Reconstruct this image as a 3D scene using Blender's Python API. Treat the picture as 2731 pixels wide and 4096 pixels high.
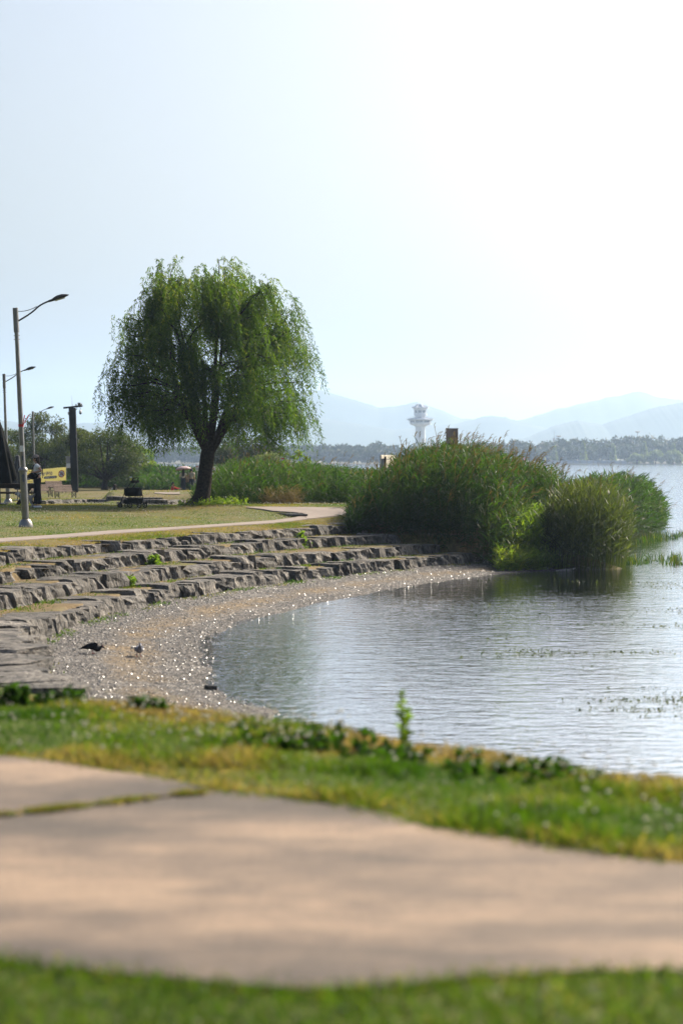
import bpy, bmesh, math, random
import numpy as np
from mathutils import Vector, Matrix, noise

for o in list(bpy.data.objects):
    bpy.data.objects.remove(o)
scene = bpy.context.scene
COL = scene.collection
R = math.radians
rng = np.random.default_rng(7)
random.seed(7)

# ------------------------------------------------------------------ camera
F = 7964.0                      # focal length in photograph pixels (70 mm on a 36 mm tall frame)
HOR = 1832.0
EYE = 1.58
PITCH = math.atan((2048 - HOR) / F)
cam = bpy.data.cameras.new('camera')
cam.sensor_fit = 'VERTICAL'; cam.sensor_height = 36.0; cam.sensor_width = 24.0
cam.lens = 36.0 * F / 4096.0
cam.clip_start = 0.1; cam.clip_end = 30000
cam.dof.use_dof = True; cam.dof.focus_distance = 60.0; cam.dof.aperture_fstop = 1.7
camo = bpy.data.objects.new('camera', cam); COL.objects.link(camo)
camo.location = (0, 0, EYE); camo.rotation_euler = (R(90) - PITCH, 0, 0)
scene.camera = camo

# ------------------------------------------------------------------ sky, sun, exposure
SUN_AZ, SUN_EL = 47.0, 36.0     # degrees clockwise from the view direction, and above the horizon
world = bpy.data.worlds.new('World'); scene.world = world; world.use_nodes = True
wn = world.node_tree.nodes; wl = world.node_tree.links
sky = wn.new('ShaderNodeTexSky'); sky.sky_type = 'NISHITA'; sky.sun_disc = False
sky.sun_elevation = R(SUN_EL); sky.sun_rotation = R(SUN_AZ)
sky.air_density = 1.0; sky.dust_density = 7.0; sky.ozone_density = 1.2
wn['Background'].inputs['Strength'].default_value = 0.085
wl.new(sky.outputs[0], wn['Background'].inputs['Color'])
sun = bpy.data.lights.new('sun', 'SUN'); sun.energy = 5.0; sun.angle = R(0.55); sun.color = (1.0, 0.90, 0.74)
suno = bpy.data.objects.new('sun', sun); COL.objects.link(suno)
sd = Vector((math.sin(R(SUN_AZ)) * math.cos(R(SUN_EL)), math.cos(R(SUN_AZ)) * math.cos(R(SUN_EL)), math.sin(R(SUN_EL))))
suno.rotation_euler = sd.to_track_quat('Z', 'Y').to_euler()
suno.location = (30, 20, 40)
vs = scene.view_settings
vs.view_transform = 'Standard'; vs.look = 'None'; vs.exposure = 0.95; vs.gamma = 1.0; vs.use_curve_mapping = False
scene.render.engine = 'CYCLES'
cy = scene.cycles
cy.use_denoising = True
cy.max_bounces = 6; cy.diffuse_bounces = 3; cy.glossy_bounces = 3; cy.transmission_bounces = 4
cy.transparent_max_bounces = 8; cy.volume_bounces = 1
cy.sample_clamp_indirect = 6; cy.sample_clamp_direct = 30; cy.caustics_reflective = False; cy.caustics_refractive = False

# ------------------------------------------------------------------ pixel -> place
cp, sp = math.cos(PITCH), math.sin(PITCH)
def ray(px, py):
    u, v = (px - 1365.5) / F, -(py - 2048) / F
    return np.array([u, cp + v * sp, -sp + v * cp])
def atz(px, py, z):
    r = ray(px, py); t = (z - EYE) / r[2]
    return r * t + np.array([0, 0, EYE])
def atd(px, py, d):
    r = ray(px, py); return r * (d / r[1]) + np.array([0, 0, EYE])
def pxx(x, y): return 1365.5 + F * x / y

# ------------------------------------------------------------------ plan curves
ZT, Z1, Z2, Z3, ZG, ZW = -0.40, -0.626, -0.859, -1.12, -1.365, -1.55
def curve(pts, z): return [tuple(atz(a, b, z)[:2]) for a, b in pts]
ROW1 = [(-4.3, 14.6), (-7.4, 18.5), (-9.3, 25), (-9.2, 32)] + curve([(-60, 2230), (0, 2219), (103, 2203), (179, 2192), (357, 2179), (473, 2170), (580, 2162), (679, 2153), (903, 2136), (1044, 2124), (1158, 2116), (1267, 2110), (1402, 2105), (1470, 2101)], ZT)
ROW2 = [(-3.6, 16.4), (-6.3, 20), (-7.9, 26), (-7.9, 32)] + curve([(-60, 2300), (0, 2289), (143, 2268), (268, 2253), (429, 2233), (580, 2218), (735, 2202), (887, 2188), (1055, 2172), (1210, 2160), (1348, 2151), (1450, 2146), (1582, 2140)], Z1)
ROW3 = [(-2.9, 18.2), (-4.9, 21.5), (-6.5, 27), (-6.7, 31)] + curve([(-40, 2392), (0, 2383), (89, 2366), (237, 2338), (371, 2314), (531, 2291), (696, 2270), (958, 2240), (1088, 2229), (1207, 2218), (1337, 2206), (1519, 2193), (1666, 2181), (1758, 2175)], Z2)
ROW4 = [(-2.0, 20.0), (-2.75, 21.6)] + curve([(226, 2740), (135, 2640), (92, 2580), (103, 2536), (129, 2509), (214, 2470), (295, 2442), (402, 2415), (536, 2383), (654, 2353), (871, 2325), (1028, 2302), (1272, 2273), (1450, 2254), (1533, 2246), (1680, 2231), (1800, 2222), (1905, 2214)], Z3)
WATER = curve([(1080, 2842), (933, 2800), (850, 2755), (832, 2700), (820, 2650), (807, 2610), (828, 2561), (877, 2526), (968, 2488), (1000, 2478), (1140, 2443), (1280, 2411), (1491, 2369), (1701, 2334), (1912, 2306), (2100, 2288), (2300, 2279), (2480, 2277)], ZW)
SHORE = [(200, -40), (60, 2), (20, 9.5), (6, 12.6), (2.2, 14.6), (0.3, 18.2), (-0.5, 22.0)] + WATER + [(7.7, 57.6), (8.0, 64), (9.0, 72), (10.0, 82), (9.8, 92), (10.5, 112), (13, 150), (6, 190), (-30, 260), (-600, 330)]
BANK = [(-9, 13.2), (-5, 14.0)] + [tuple(atz(a, b, -0.08)[:2]) for a, b in [(0, 2800), (200, 2800), (522, 2815), (836, 2850), (1080, 2885), (1358, 2915), (1655, 2985), (1916, 3005), (2177, 3050), (2438, 3100), (2731, 3115)]] + [(4, 9.9), (9, 8.0), (60, -2), (200, -46)]

def segdist(P, poly):
    A = np.array(poly[:-1]); B = np.array(poly[1:]); D = B - A; L2 = (D ** 2).sum(1)
    best = np.full(len(P), 1e18)
    for a, d, l in zip(A, D, L2):
        w = P - a; t = np.clip((w @ d) / l, 0, 1)
        q = w - t[:, None] * d
        best = np.minimum(best, (q ** 2).sum(1))
    return np.sqrt(best)
def inside(P, poly):
    x, y = P[:, 0], P[:, 1]; r = np.zeros(len(P), bool)
    for (x1, y1), (x2, y2) in zip(poly, poly[1:] + poly[:1]):
        if y1 == y2: continue
        c = ((y1 > y) != (y2 > y)) & (x < (x2 - x1) * (y - y1) / (y2 - y1) + x1)
        r ^= c
    return r
def sdist(P, line, closing):
    d = segdist(P, line); i = inside(P, list(line) + closing)
    return np.where(i, d, -d)
CLOSE = [(70, 57), (70, 3)]
def smooth(a, b, x):
    t = np.clip((x - a) / (b - a), 0, 1); return t * t * (3 - 2 * t)
LAKECLOSE = [(-9000, 330), (-9000, 992), (9000, 992), (9000, -40)]

def terrain_full(x, y):
    P = np.stack([np.asarray(x, float).ravel(), np.asarray(y, float).ravel()], 1)
    X, Y = P[:, 0], P[:, 1]
    px = 1365.5 + F * X / np.maximum(Y, 1)
    d1 = sdist(P, ROW1, CLOSE)
    s = np.clip(-d1, 0, 11)
    up = ZT + 0.0364 * s
    up = np.where(Y < 30, up * smooth(12, 28, Y), up)
    left = np.interp(Y, [60, 66, 88, 130, 150, 300], [0, 0, -.43, -1.06, -.95, -.9])
    ridge = np.interp(Y, [60, 66, 85.9, 86.3, 88.1, 88.5, 93, 98, 112, 130, 300], [0, -.02, -.46, -.31, -.31, -.17, 0, 0, -.5, -.95, -.9])
    hedge = np.interp(Y, [60, 66, 75, 90, 130, 300], [0, 0, -.12, -.6, -.9, -.9])
    rear = left + (ridge - left) * smooth(395, 450, px)
    rear = rear + (hedge - rear) * smooth(790, 860, px)
    k = smooth(62, 67, Y)
    z = up * (1 - k) + rear * k
    z = np.where(d1 > -0.25, Z1, z)
    d2 = sdist(P, ROW2, CLOSE); z = np.where(d2 > -0.25, Z2, z)
    d3 = sdist(P, ROW3, CLOSE); z = np.where(d3 > -0.25, Z3, z)
    d4 = sdist(P, ROW4, CLOSE)
    dw = sdist(P, SHORE, LAKECLOSE)          # > 0 on the lake
    dl = np.clip(-dw, 0, None); a4 = np.clip(d4, 0, None)
    g = ZG + (ZW - ZG) * a4 / (a4 + dl + 1e-6)
    z = np.where(d4 > -0.25, np.where(dw > 0, ZW, g), z)
    gravel = (d4 > -0.25) & (X < 7.5)
    z = np.where(~gravel & (Y < 400), np.minimum(z, -1.5 + 0.35 * dl), z)
    z = np.where(dw > 0, ZW - np.minimum(0.11 * dw, 3.0), z)
    eb = sdist(P, BANK, [(200, 200), (-9, 200)])   # > 0 beyond the foreground bank edge
    bank = -0.07 - 0.62 * np.clip(eb, 0, None)
    nearland = (Y < 26)
    flat = (X > -2.7) & (Y < 23)
    lowz = np.where(dw > 0, ZW - np.minimum(0.11 * dw, 3.0), ZW + np.minimum(0.03 * dl, 0.12))
    z = np.where(nearland & (eb > 0), np.maximum(np.where(flat, lowz, z), bank), z)
    z = np.where(nearland & (eb <= 0), np.where(Y < 26, -0.008 - 0.062 * smooth(-1.6, 0, eb), z), z)
    z = np.where(Y > 991, -1.25 + 0.004 * (Y - 991).clip(0, 800), z)
    gravel = gravel | (flat & nearland & (eb > 2.2) & (X < 7.5))
    isgr = gravel & ~(nearland & (eb > 0) & (bank > g) & (dw <= 0))
    return z, dict(gravel=isgr, d1=d1, d2=d2, d3=d3, d4=d4, dw=dw, eb=eb, px=px)
def terr(x, y):
    z, _ = terrain_full(np.atleast_1d(x), np.atleast_1d(y)); return z
def tz(x, y): return float(terr([x], [y])[0])
def onground(px, py, z0=-0.2):
    z = z0
    for _ in range(12):
        p = atz(px, py, z); z = 0.5 * z + 0.5 * tz(p[0], p[1])
    return np.array([p[0], p[1], tz(p[0], p[1])])

# ------------------------------------------------------------------ mesh helpers
def link(o, parent=None):
    COL.objects.link(o)
    if parent is not None: o.parent = parent
    return o
def tag(o, label=None, cat=None, group=None, kind=None):
    if label: o['label'] = label
    if cat: o['category'] = cat
    if group: o['group'] = group
    if kind: o['kind'] = kind
    return o
def empty(name, loc, rz=0.0):
    o = bpy.data.objects.new(name, None); o.empty_display_size = 0.3
    o.location = tuple(loc); o.rotation_euler = (0, 0, rz); return link(o)
def np_mesh(name, V, Fq, mat, parent=None, attrs=None, smoothf=False):
    """V (n,3), Fq (m,k) with constant k."""
    V = np.asarray(V, np.float32); Fq = np.asarray(Fq, np.int32)
    me = bpy.data.meshes.new(name)
    me.vertices.add(len(V)); me.vertices.foreach_set('co', V.ravel())
    k = Fq.shape[1]
    me.loops.add(Fq.size); me.loops.foreach_set('vertex_index', Fq.ravel())
    me.polygons.add(len(Fq))
    me.polygons.foreach_set('loop_start', np.arange(0, Fq.size, k, dtype=np.int32))
    me.polygons.foreach_set('loop_total', np.full(len(Fq), k, np.int32))
    me.polygons.foreach_set('use_smooth', np.full(len(Fq), smoothf))
    for n, a in (attrs or {}).items():
        at = me.attributes.new(n, 'FLOAT', 'POINT'); at.data.foreach_set('value', np.asarray(a, np.float32))
    me.update(calc_edges=True); me.validate()
    me.materials.append(mat)
    return link(bpy.data.objects.new(name, me), parent)

class MB:
    def __init__(s): s.v = []; s.f = []
    def add(s, vs, fs):
        n = len(s.v); s.v += [tuple(v) for v in vs]; s.f += [tuple(i + n for i in f) for f in fs]; return s
    def box(s, c, size, M=None):
        x, y, z = (i / 2 for i in size)
        vs = [Vector((a * x, b * y, d * z)) for a in (-1, 1) for b in (-1, 1) for d in (-1, 1)]
        if M is not None: vs = [M @ v for v in vs]
        vs = [v + Vector(c) for v in vs]
        return s.add(vs, [(0, 1, 3, 2), (4, 6, 7, 5), (0, 4, 5, 1), (2, 3, 7, 6), (0, 2, 6, 4), (1, 5, 7, 3)])
    def bar(s, a, b, w, h):
        a, b = Vector(a), Vector(b); d = b - a; q = d.to_track_quat('Y', 'Z').to_matrix()
        return s.box((a + b) / 2, (w, d.length, h), q)
    def tube(s, pts, r, n=8, cap=True):
        pts = [Vector(p) for p in pts]; m = len(pts)
        rs = r if hasattr(r, '__len__') else [r] * m
        prev = None; rings = []
        for i, p in enumerate(pts):
            t = (pts[min(i + 1, m - 1)] - pts[max(i - 1, 0)]).normalized()
            if prev is None:
                u = t.cross(Vector((0, 0, 1)))
                if u.length < 1e-3: u = t.cross(Vector((1, 0, 0)))
            else: u = prev - t * prev.dot(t)
            u.normalize(); prev = u; w = t.cross(u)
            rings.append([p + (u * math.cos(2 * math.pi * k / n) + w * math.sin(2 * math.pi * k / n)) * rs[i] for k in range(n)])
        vs = [v for g in rings for v in g]
        fs = [(i * n + k, i * n + (k + 1) % n, (i + 1) * n + (k + 1) % n, (i + 1) * n + k) for i in range(m - 1) for k in range(n)]
        if cap: fs += [tuple(range(n))[::-1], tuple((m - 1) * n + k for k in range(n))]
        return s.add(vs, fs)
    def lathe(s, prof, c=(0, 0, 0), n=16, M=None, cap=True):
        vs = []
        for r, z in prof:
            for k in range(n):
                v = Vector((r * math.cos(2 * math.pi * k / n), r * math.sin(2 * math.pi * k / n), z))
                vs.append((M @ v if M is not None else v) + Vector(c))
        m = len(prof)
        fs = [(i * n + k, i * n + (k + 1) % n, (i + 1) * n + (k + 1) % n, (i + 1) * n + k) for i in range(m - 1) for k in range(n)]
        if cap: fs += [tuple(range(n))[::-1], tuple((m - 1) * n + k for k in range(n))]
        return s.add(vs, fs)
    def loft(s, rings, n=12):
        """rings: (centre, ax vector, bx vector)."""
        vs = []
        for c, a, b in rings:
            c, a, b = Vector(c), Vector(a), Vector(b)
            vs += [c + a * math.cos(2 * math.pi * k / n) + b * math.sin(2 * math.pi * k / n) for k in range(n)]
        m = len(rings)
        fs = [(i * n + k, i * n + (k + 1) % n, (i + 1) * n + (k + 1) % n, (i + 1) * n + k) for i in range(m - 1) for k in range(n)]
        fs += [tuple(range(n))[::-1], tuple((m - 1) * n + k for k in range(n))]
        return s.add(vs, fs)
    def build(s, name, mat, parent=None, smoothf=False, bevel=0, loc=None):
        me = bpy.data.meshes.new(name); me.from_pydata(s.v, [], s.f)
        bm = bmesh.new(); bm.from_mesh(me)
        bmesh.ops.recalc_face_normals(bm, faces=bm.faces)
        if bevel: bmesh.ops.bevel(bm, geom=[e for e in bm.edges if e.is_manifold and e.calc_face_angle(0) > 0.6], offset=bevel, segments=1, affect='EDGES')
        bm.to_mesh(me); bm.free()
        if smoothf:
            for p in me.polygons: p.use_smooth = True
            try: me.set_sharp_from_angle(angle=R(45))
            except Exception: pass
        me.materials.append(mat); me.update()
        o = link(bpy.data.objects.new(name, me), parent)
        if loc is not None: o.location = loc
        return o

def skin(name, verts, edges, radii, mat, parent=None, sub=2, root=0):
    me = bpy.data.meshes.new(name); me.from_pydata(verts, edges, [])
    o = link(bpy.data.objects.new(name, me))
    m = o.modifiers.new('Skin', 'SKIN'); m.use_smooth_shade = True; m.branch_smoothing = 0.4
    if not me.skin_vertices:
        bm = bmesh.new(); bm.from_mesh(me); bm.verts.layers.skin.verify(); bm.to_mesh(me); bm.free()
    sv = me.skin_vertices[0].data
    for i, r in enumerate(radii):
        sv[i].radius = (r, r) if not hasattr(r, '__len__') else r
        sv[i].use_root = (i == root)
    ss = o.modifiers.new('Sub', 'SUBSURF'); ss.levels = sub; ss.render_levels = sub
    dg = bpy.context.evaluated_depsgraph_get(); dg.update()
    nm = bpy.data.meshes.new_from_object(o.evaluated_get(dg))
    o.modifiers.clear(); o.data = nm; nm.name = name; nm.materials.clear(); nm.materials.append(mat)
    for p in nm.polygons: p.use_smooth = True
    bpy.data.meshes.remove(me)
    if parent is not None: o.parent = parent
    return o

def copy_tree(o, parent=None):
    c = o.copy(); link(c, parent)
    for ch in o.children: copy_tree(ch, c)
    return c

# ------------------------------------------------------------------ materials
MATS = {}
def newmat(name):
    m = bpy.data.materials.new(name); m.use_nodes = True
    nt = m.node_tree; return m, nt.nodes, nt.links, nt.nodes['Principled BSDF']
def noise_node(n, l, scale, detail=4, rough=0.55, coord='Object', stretch=None):
    tc = n.new('ShaderNodeTexCoord'); src = tc.outputs[coord]
    if stretch:
        mp = n.new('ShaderNodeMapping'); mp.inputs['Scale'].default_value = stretch; l.new(src, mp.inputs[0]); src = mp.outputs[0]
    t = n.new('ShaderNodeTexNoise'); t.inputs['Scale'].default_value = scale; t.inputs['Detail'].default_value = detail; t.inputs['Roughness'].default_value = rough
    l.new(src, t.inputs['Vector']); return t
def ramp(n, l, src, stops):
    r = n.new('ShaderNodeValToRGB'); e = r.color_ramp.elements
    while len(e) < len(stops): e.new(0.5)
    for el, (p, c) in zip(e, stops): el.position = p; el.color = (*c, 1)
    l.new(src, r.inputs[0]); return r
def mixc(n, l, fac, a, b, mode='MIX'):
    m = n.new('ShaderNodeMix'); m.data_type = 'RGBA'; m.blend_type = mode
    for sock, v in ((m.inputs[0], fac), (m.inputs[6], a), (m.inputs[7], b)):
        if hasattr(v, 'links') or hasattr(v, 'is_linked'): l.new(v, sock)
        elif isinstance(v, (int, float)): sock.default_value = v
        else: sock.default_value = (*v, 1)
    return m.outputs[2]
def bump(n, l, h, strength, dist, p, prev=None):
    b = n.new('ShaderNodeBump'); b.inputs['Strength'].default_value = strength; b.inputs['Distance'].default_value = dist
    l.new(h, b.inputs['Height'])
    if prev is not None: l.new(prev, b.inputs['Normal'])
    if p is not None: l.new(b.outputs[0], p.inputs['Normal'])
    return b.outputs[0]
def plain(name, col, rough=0.6, metal=0.0, var=0.25, scale=12, bmp=0.15, spec=None):
    """a painted / solid surface with slight uneven colour and fine relief"""
    if name in MATS: return MATS[name]
    m, n, l, p = newmat(name)
    t = noise_node(n, l, scale, 5)
    a = tuple(c * (1 - var) for c in col); b = tuple(min(1, c * (1 + var)) for c in col)
    r = ramp(n, l, t.outputs[0], [(0.3, a), (0.7, b)]); l.new(r.outputs[0], p.inputs['Base Color'])
    p.inputs['Roughness'].default_value = rough; p.inputs['Metallic'].default_value = metal
    p.inputs['Specular IOR Level'].default_value = spec if spec is not None else (0.08 if max(col) < 0.04 else 0.35)
    if bmp:
        t2 = noise_node(n, l, scale * 8, 3); bump(n, l, t2.outputs[0], bmp, 0.01, p)
    MATS[name] = m; return m
def leafmat(name, stops, trans=0.5, rough=0.5, tcol=3.0):
    """leaves: colour by a per-leaf random attribute, light passes through"""
    m, n, l, p = newmat(name)
    at = n.new('ShaderNodeAttribute'); at.attribute_name = 'rnd'
    r = ramp(n, l, at.outputs['Fac'], stops)
    l.new(r.outputs[0], p.inputs['Base Color'])
    p.inputs['Roughness'].default_value = rough; p.inputs['Specular IOR Level'].default_value = 0.18
    tr = n.new('ShaderNodeBsdfTranslucent')
    tc = mixc(n, l, 1.0, r.outputs[0], (tcol, tcol * 1.05, tcol * 0.45), 'MULTIPLY')
    l.new(tc, tr.inputs[0])
    mx = n.new('ShaderNodeMixShader'); mx.inputs[0].default_value = trans
    l.new(p.outputs[0], mx.inputs[1]); l.new(tr.outputs[0], mx.inputs[2])
    l.new(mx.outputs[0], n['Material Output'].inputs['Surface'])
    MATS[name] = m; return m

def ground_material():
    m, n, l, p = newmat('ground_cover')
    def attr(a):
        q = n.new('ShaderNodeAttribute'); q.attribute_name = a; return q.outputs['Fac']
    fine = noise_node(n, l, 9.0, 6, 0.7); mid = noise_node(n, l, 0.55, 4, 0.6); big = noise_node(n, l, 0.16, 3, 0.5)
    green = ramp(n, l, fine.outputs[0], [(0.3, (0.024, 0.036, 0.006)), (0.5, (0.070, 0.088, 0.012)), (0.72, (0.13, 0.14, 0.025))])
    dry = ramp(n, l, fine.outputs[0], [(0.3, (0.05, 0.033, 0.014)), (0.5, (0.12, 0.08, 0.033)), (0.72, (0.21, 0.145, 0.065))])
    s1 = n.new('ShaderNodeMath'); s1.operation = 'ADD'; l.new(mid.outputs[0], s1.inputs[0]); l.new(attr('dry'), s1.inputs[1])
    s2 = n.new('ShaderNodeMapRange'); s2.inputs[1].default_value = 0.62; s2.inputs[2].default_value = 1.02; l.new(s1.outputs[0], s2.inputs[0])
    c = mixc(n, l, s2.outputs[0], green.outputs[0], dry.outputs[0])
    # gravel and shells
    tc = n.new('ShaderNodeTexCoord')
    vo = n.new('ShaderNodeTexVoronoi'); vo.inputs['Scale'].default_value = 26; l.new(tc.outputs['Object'], vo.inputs['Vector'])
    sep = n.new('ShaderNodeSeparateColor'); l.new(vo.outputs['Color'], sep.inputs[0])
    gr = ramp(n, l, sep.outputs[0], [(0.0, (0.028, 0.027, 0.028)), (0.45, (0.07, 0.064, 0.06)), (0.8, (0.15, 0.135, 0.12)), (1.0, (0.34, 0.31, 0.28))])
    sand = ramp(n, l, sep.outputs[1], [(0.0, (0.06, 0.042, 0.024)), (0.5, (0.14, 0.10, 0.055)), (1.0, (0.28, 0.21, 0.13))])
    s3 = n.new('ShaderNodeMath'); s3.operation = 'ADD'; mid2 = noise_node(n, l, 0.9, 5, 0.65); l.new(mid2.outputs[0], s3.inputs[0]); l.new(attr('sand'), s3.inputs[1])
    s4 = n.new('ShaderNodeMapRange'); s4.inputs[1].default_value = 0.7; s4.inputs[2].default_value = 1.0; l.new(s3.outputs[0], s4.inputs[0])
    gc = mixc(n, l, s4.outputs[0], gr.outputs[0], sand.outputs[0])
    gc = mixc(n, l, attr('wet'), gc, (0.045, 0.036, 0.024))
    col = mixc(n, l, attr('gravel'), c, gc)
    col = mixc(n, l, attr('mud'), col, (0.13, 0.125, 0.10))
    l.new(col, p.inputs['Base Color']); p.inputs['Roughness'].default_value = 0.85
    p.inputs['Specular IOR Level'].default_value = 0.25
    b1 = bump(n, l, fine.outputs[0], 0.5, 0.05, None)
    vb = n.new('ShaderNodeMath'); vb.operation = 'MULTIPLY'; l.new(vo.outputs['Distance'], vb.inputs[0]); l.new(attr('gravel'), vb.inputs[1])
    bump(n, l, vb.outputs[0], 0.6, -0.03, p, b1)
    MATS['ground'] = m; return m
def stone_material():
    m, n, l, p = newmat('split_stone')
    oi = n.new('ShaderNodeObjectInfo')
    off = n.new('ShaderNodeVectorMath'); off.operation = 'MULTIPLY_ADD'
    tc = n.new('ShaderNodeTexCoord')
    cmb = n.new('ShaderNodeCombineXYZ')
    mu = n.new('ShaderNodeMath'); mu.operation = 'MULTIPLY'; mu.inputs[1].default_value = 37.0; l.new(oi.outputs['Random'], mu.inputs[0])
    for i in range(3): l.new(mu.outputs[0], cmb.inputs[i])
    off.inputs[1].default_value = (1, 1, 1); l.new(tc.outputs['Object'], off.inputs[0]); l.new(cmb.outputs[0], off.inputs[2])
    def nz(scale, stretch, det=5, rough=0.6):
        mp = n.new('ShaderNodeMapping'); mp.inputs['Scale'].default_value = stretch; l.new(off.outputs[0], mp.inputs[0])
        t = n.new('ShaderNodeTexNoise'); t.inputs['Scale'].default_value = scale; t.inputs['Detail'].default_value = det; t.inputs['Roughness'].default_value = rough
        t.inputs['Distortion'].default_value = 0.4
        l.new(mp.outputs[0], t.inputs['Vector']); return t.outputs[0]
    streak = nz(5.0, (2.2, 1, 0.35)); blot = nz(2.0, (1, 1, 1)); finen = nz(22, (1, 1, 0.5), 6, 0.7)
    base = ramp(n, l, blot, [(0.3, (0.085, 0.082, 0.08)), (0.55, (0.18, 0.167, 0.152)), (0.75, (0.30, 0.272, 0.24))])
    st = ramp(n, l, streak, [(0.38, (0.16, 0.16, 0.17)), (0.5, (0.75, 0.74, 0.73)), (0.66, (1.2, 1.16, 1.1))])
    c = mixc(n, l, 0.85, base.outputs[0], st.outputs[0], 'MULTIPLY')
    tone = n.new('ShaderNodeMapRange'); tone.inputs[3].default_value = 0.72; tone.inputs[4].default_value = 1.2; l.new(oi.outputs['Random'], tone.inputs[0])
    c = mixc(n, l, 1.0, c, tone.outputs[0], 'MULTIPLY')
    l.new(c, p.inputs['Base Color']); p.inputs['Roughness'].default_value = 0.82; p.inputs['Specular IOR Level'].default_value = 0.3
    b = bump(n, l, streak, 0.9, 0.12, None); bump(n, l, finen, 0.6, 0.03, p, b)
    MATS['stone'] = m; return m
def concrete_material():
    m, n, l, p = newmat('concrete_paving')
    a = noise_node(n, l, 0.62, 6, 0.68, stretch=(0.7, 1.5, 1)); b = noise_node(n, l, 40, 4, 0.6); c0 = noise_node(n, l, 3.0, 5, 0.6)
    r = ramp(n, l, a.outputs[0], [(0.38, (0.075, 0.060, 0.050)), (0.5, (0.145, 0.108, 0.082)), (0.62, (0.255, 0.182, 0.127))])  # broad mottling: stains, plus dappled shade painted into the colour
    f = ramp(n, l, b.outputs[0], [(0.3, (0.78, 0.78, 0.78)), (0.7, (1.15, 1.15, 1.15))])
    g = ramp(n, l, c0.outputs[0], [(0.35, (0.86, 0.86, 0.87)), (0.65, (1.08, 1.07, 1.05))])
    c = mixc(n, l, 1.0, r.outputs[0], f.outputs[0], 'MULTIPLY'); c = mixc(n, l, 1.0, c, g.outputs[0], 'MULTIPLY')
    l.new(c, p.inputs['Base Color']); p.inputs['Roughness'].default_value = 0.9
    bump(n, l, b.outputs[0], 0.3, 0.01, p); MATS['concrete'] = m; return m
def water_material():
    m, n, l, p = newmat('lake_water')
    n.remove(p)
    w1 = noise_node(n, l, 5.5, 3, 0.5, stretch=(0.55, 1.0, 1)); w2 = noise_node(n, l, 1.1, 2, 0.5, stretch=(0.5, 1.0, 1)); w3 = noise_node(n, l, 11.0, 2, 0.5)
    calm = noise_node(n, l, 0.09, 2, 0.5, stretch=(0.5, 1, 1))
    cr = n.new('ShaderNodeMapRange'); cr.inputs[1].default_value = 0.42; cr.inputs[2].default_value = 0.6; cr.inputs[3].default_value = 0.6; cr.inputs[4].default_value = 1.0; l.new(calm.outputs[0], cr.inputs[0])
    mm = n.new('ShaderNodeMath'); mm.operation = 'MULTIPLY'; l.new(w1.outputs[0], mm.inputs[0]); l.new(cr.outputs[0], mm.inputs[1])
    b = bump(n, l, w2.outputs[0], 0.3, 0.035, None); b = bump(n, l, mm.outputs[0], 0.9, 0.032, None, b); b = bump(n, l, w3.outputs[0], 0.3, 0.006, None, b)
    gl = n.new('ShaderNodeBsdfGlossy'); gl.inputs['Roughness'].default_value = 0.05; gl.inputs['Color'].default_value = (0.96, 0.97, 1, 1); l.new(b, gl.inputs['Normal'])
    tr = n.new('ShaderNodeBsdfTransparent'); tr.inputs[0].default_value = (0.74, 0.77, 0.72, 1)
    fr = n.new('ShaderNodeFresnel'); fr.inputs['IOR'].default_value = 1.6; l.new(b, fr.inputs['Normal'])
    fm = n.new('ShaderNodeMapRange'); fm.inputs[3].default_value = 0.62; fm.inputs[4].default_value = 1.0; l.new(fr.outputs[0], fm.inputs[0])
    mx = n.new('ShaderNodeMixShader'); l.new(fm.outputs[0], mx.inputs[0]); l.new(tr.outputs[0], mx.inputs[1]); l.new(gl.outputs[0], mx.inputs[2])
    l.new(mx.outputs[0], n['Material Output'].inputs['Surface']); MATS['water'] = m; return m
ground_material(); stone_material(); concrete_material(); water_material()
MATS['path'] = plain('pale_glare_concrete', (0.22, 0.18, 0.155), 0.75, 0, 0.12, 1.5, 0.1)  # far paths: base colour lightened to stand in for low backlit glare
leafmat('willow_leaf', [(0.0, (0.0149, 0.0321, 0.0036)), (0.5, (0.0316, 0.0619, 0.0068)), (0.85, (0.0573, 0.0881, 0.0100)), (1.0, (0.0989, 0.1122, 0.0145))], 0.5)
leafmat('reed_leaf', [(0.0, (0.0062, 0.0161, 0.0023)), (0.5, (0.0135, 0.0335, 0.0037)), (0.88, (0.0245, 0.0474, 0.0055)), (1.0, (0.0536, 0.0595, 0.0129))], 0.5)
leafmat('lush_leaf', [(0.0, (0.034, 0.068, 0.008)), (0.5, (0.071, 0.116, 0.014)), (0.88, (0.116, 0.142, 0.020)), (1.0, (0.170, 0.163, 0.041))], 0.5)
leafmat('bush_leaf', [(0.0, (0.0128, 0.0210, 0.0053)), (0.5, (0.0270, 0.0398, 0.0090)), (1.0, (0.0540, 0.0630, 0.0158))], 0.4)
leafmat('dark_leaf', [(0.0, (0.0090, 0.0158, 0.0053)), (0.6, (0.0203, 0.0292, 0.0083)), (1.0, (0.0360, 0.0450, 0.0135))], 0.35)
leafmat('grass_blade', [(0.0, (0.014, 0.040, 0.0025)), (0.45, (0.034, 0.066, 0.004)), (0.70, (0.062, 0.080, 0.009)), (1.0, (0.150, 0.108, 0.052))], 0.5, tcol=2.7)
leafmat('dry_blade', [(0.0, (0.0744, 0.0496, 0.0200)), (0.5, (0.1336, 0.0944, 0.0424)), (1.0, (0.2080, 0.1536, 0.0792))], 0.4, tcol=1.2)
leafmat('clover_flower', [(0.0, (0.330, 0.312, 0.252)), (1.0, (0.480, 0.468, 0.408))], 0.3, tcol=1.0)
leafmat('far_leaf', [(0.0, (0.010, 0.016, 0.007)), (0.6, (0.018, 0.026, 0.010)), (1.0, (0.028, 0.037, 0.015))], 0.25)
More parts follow.
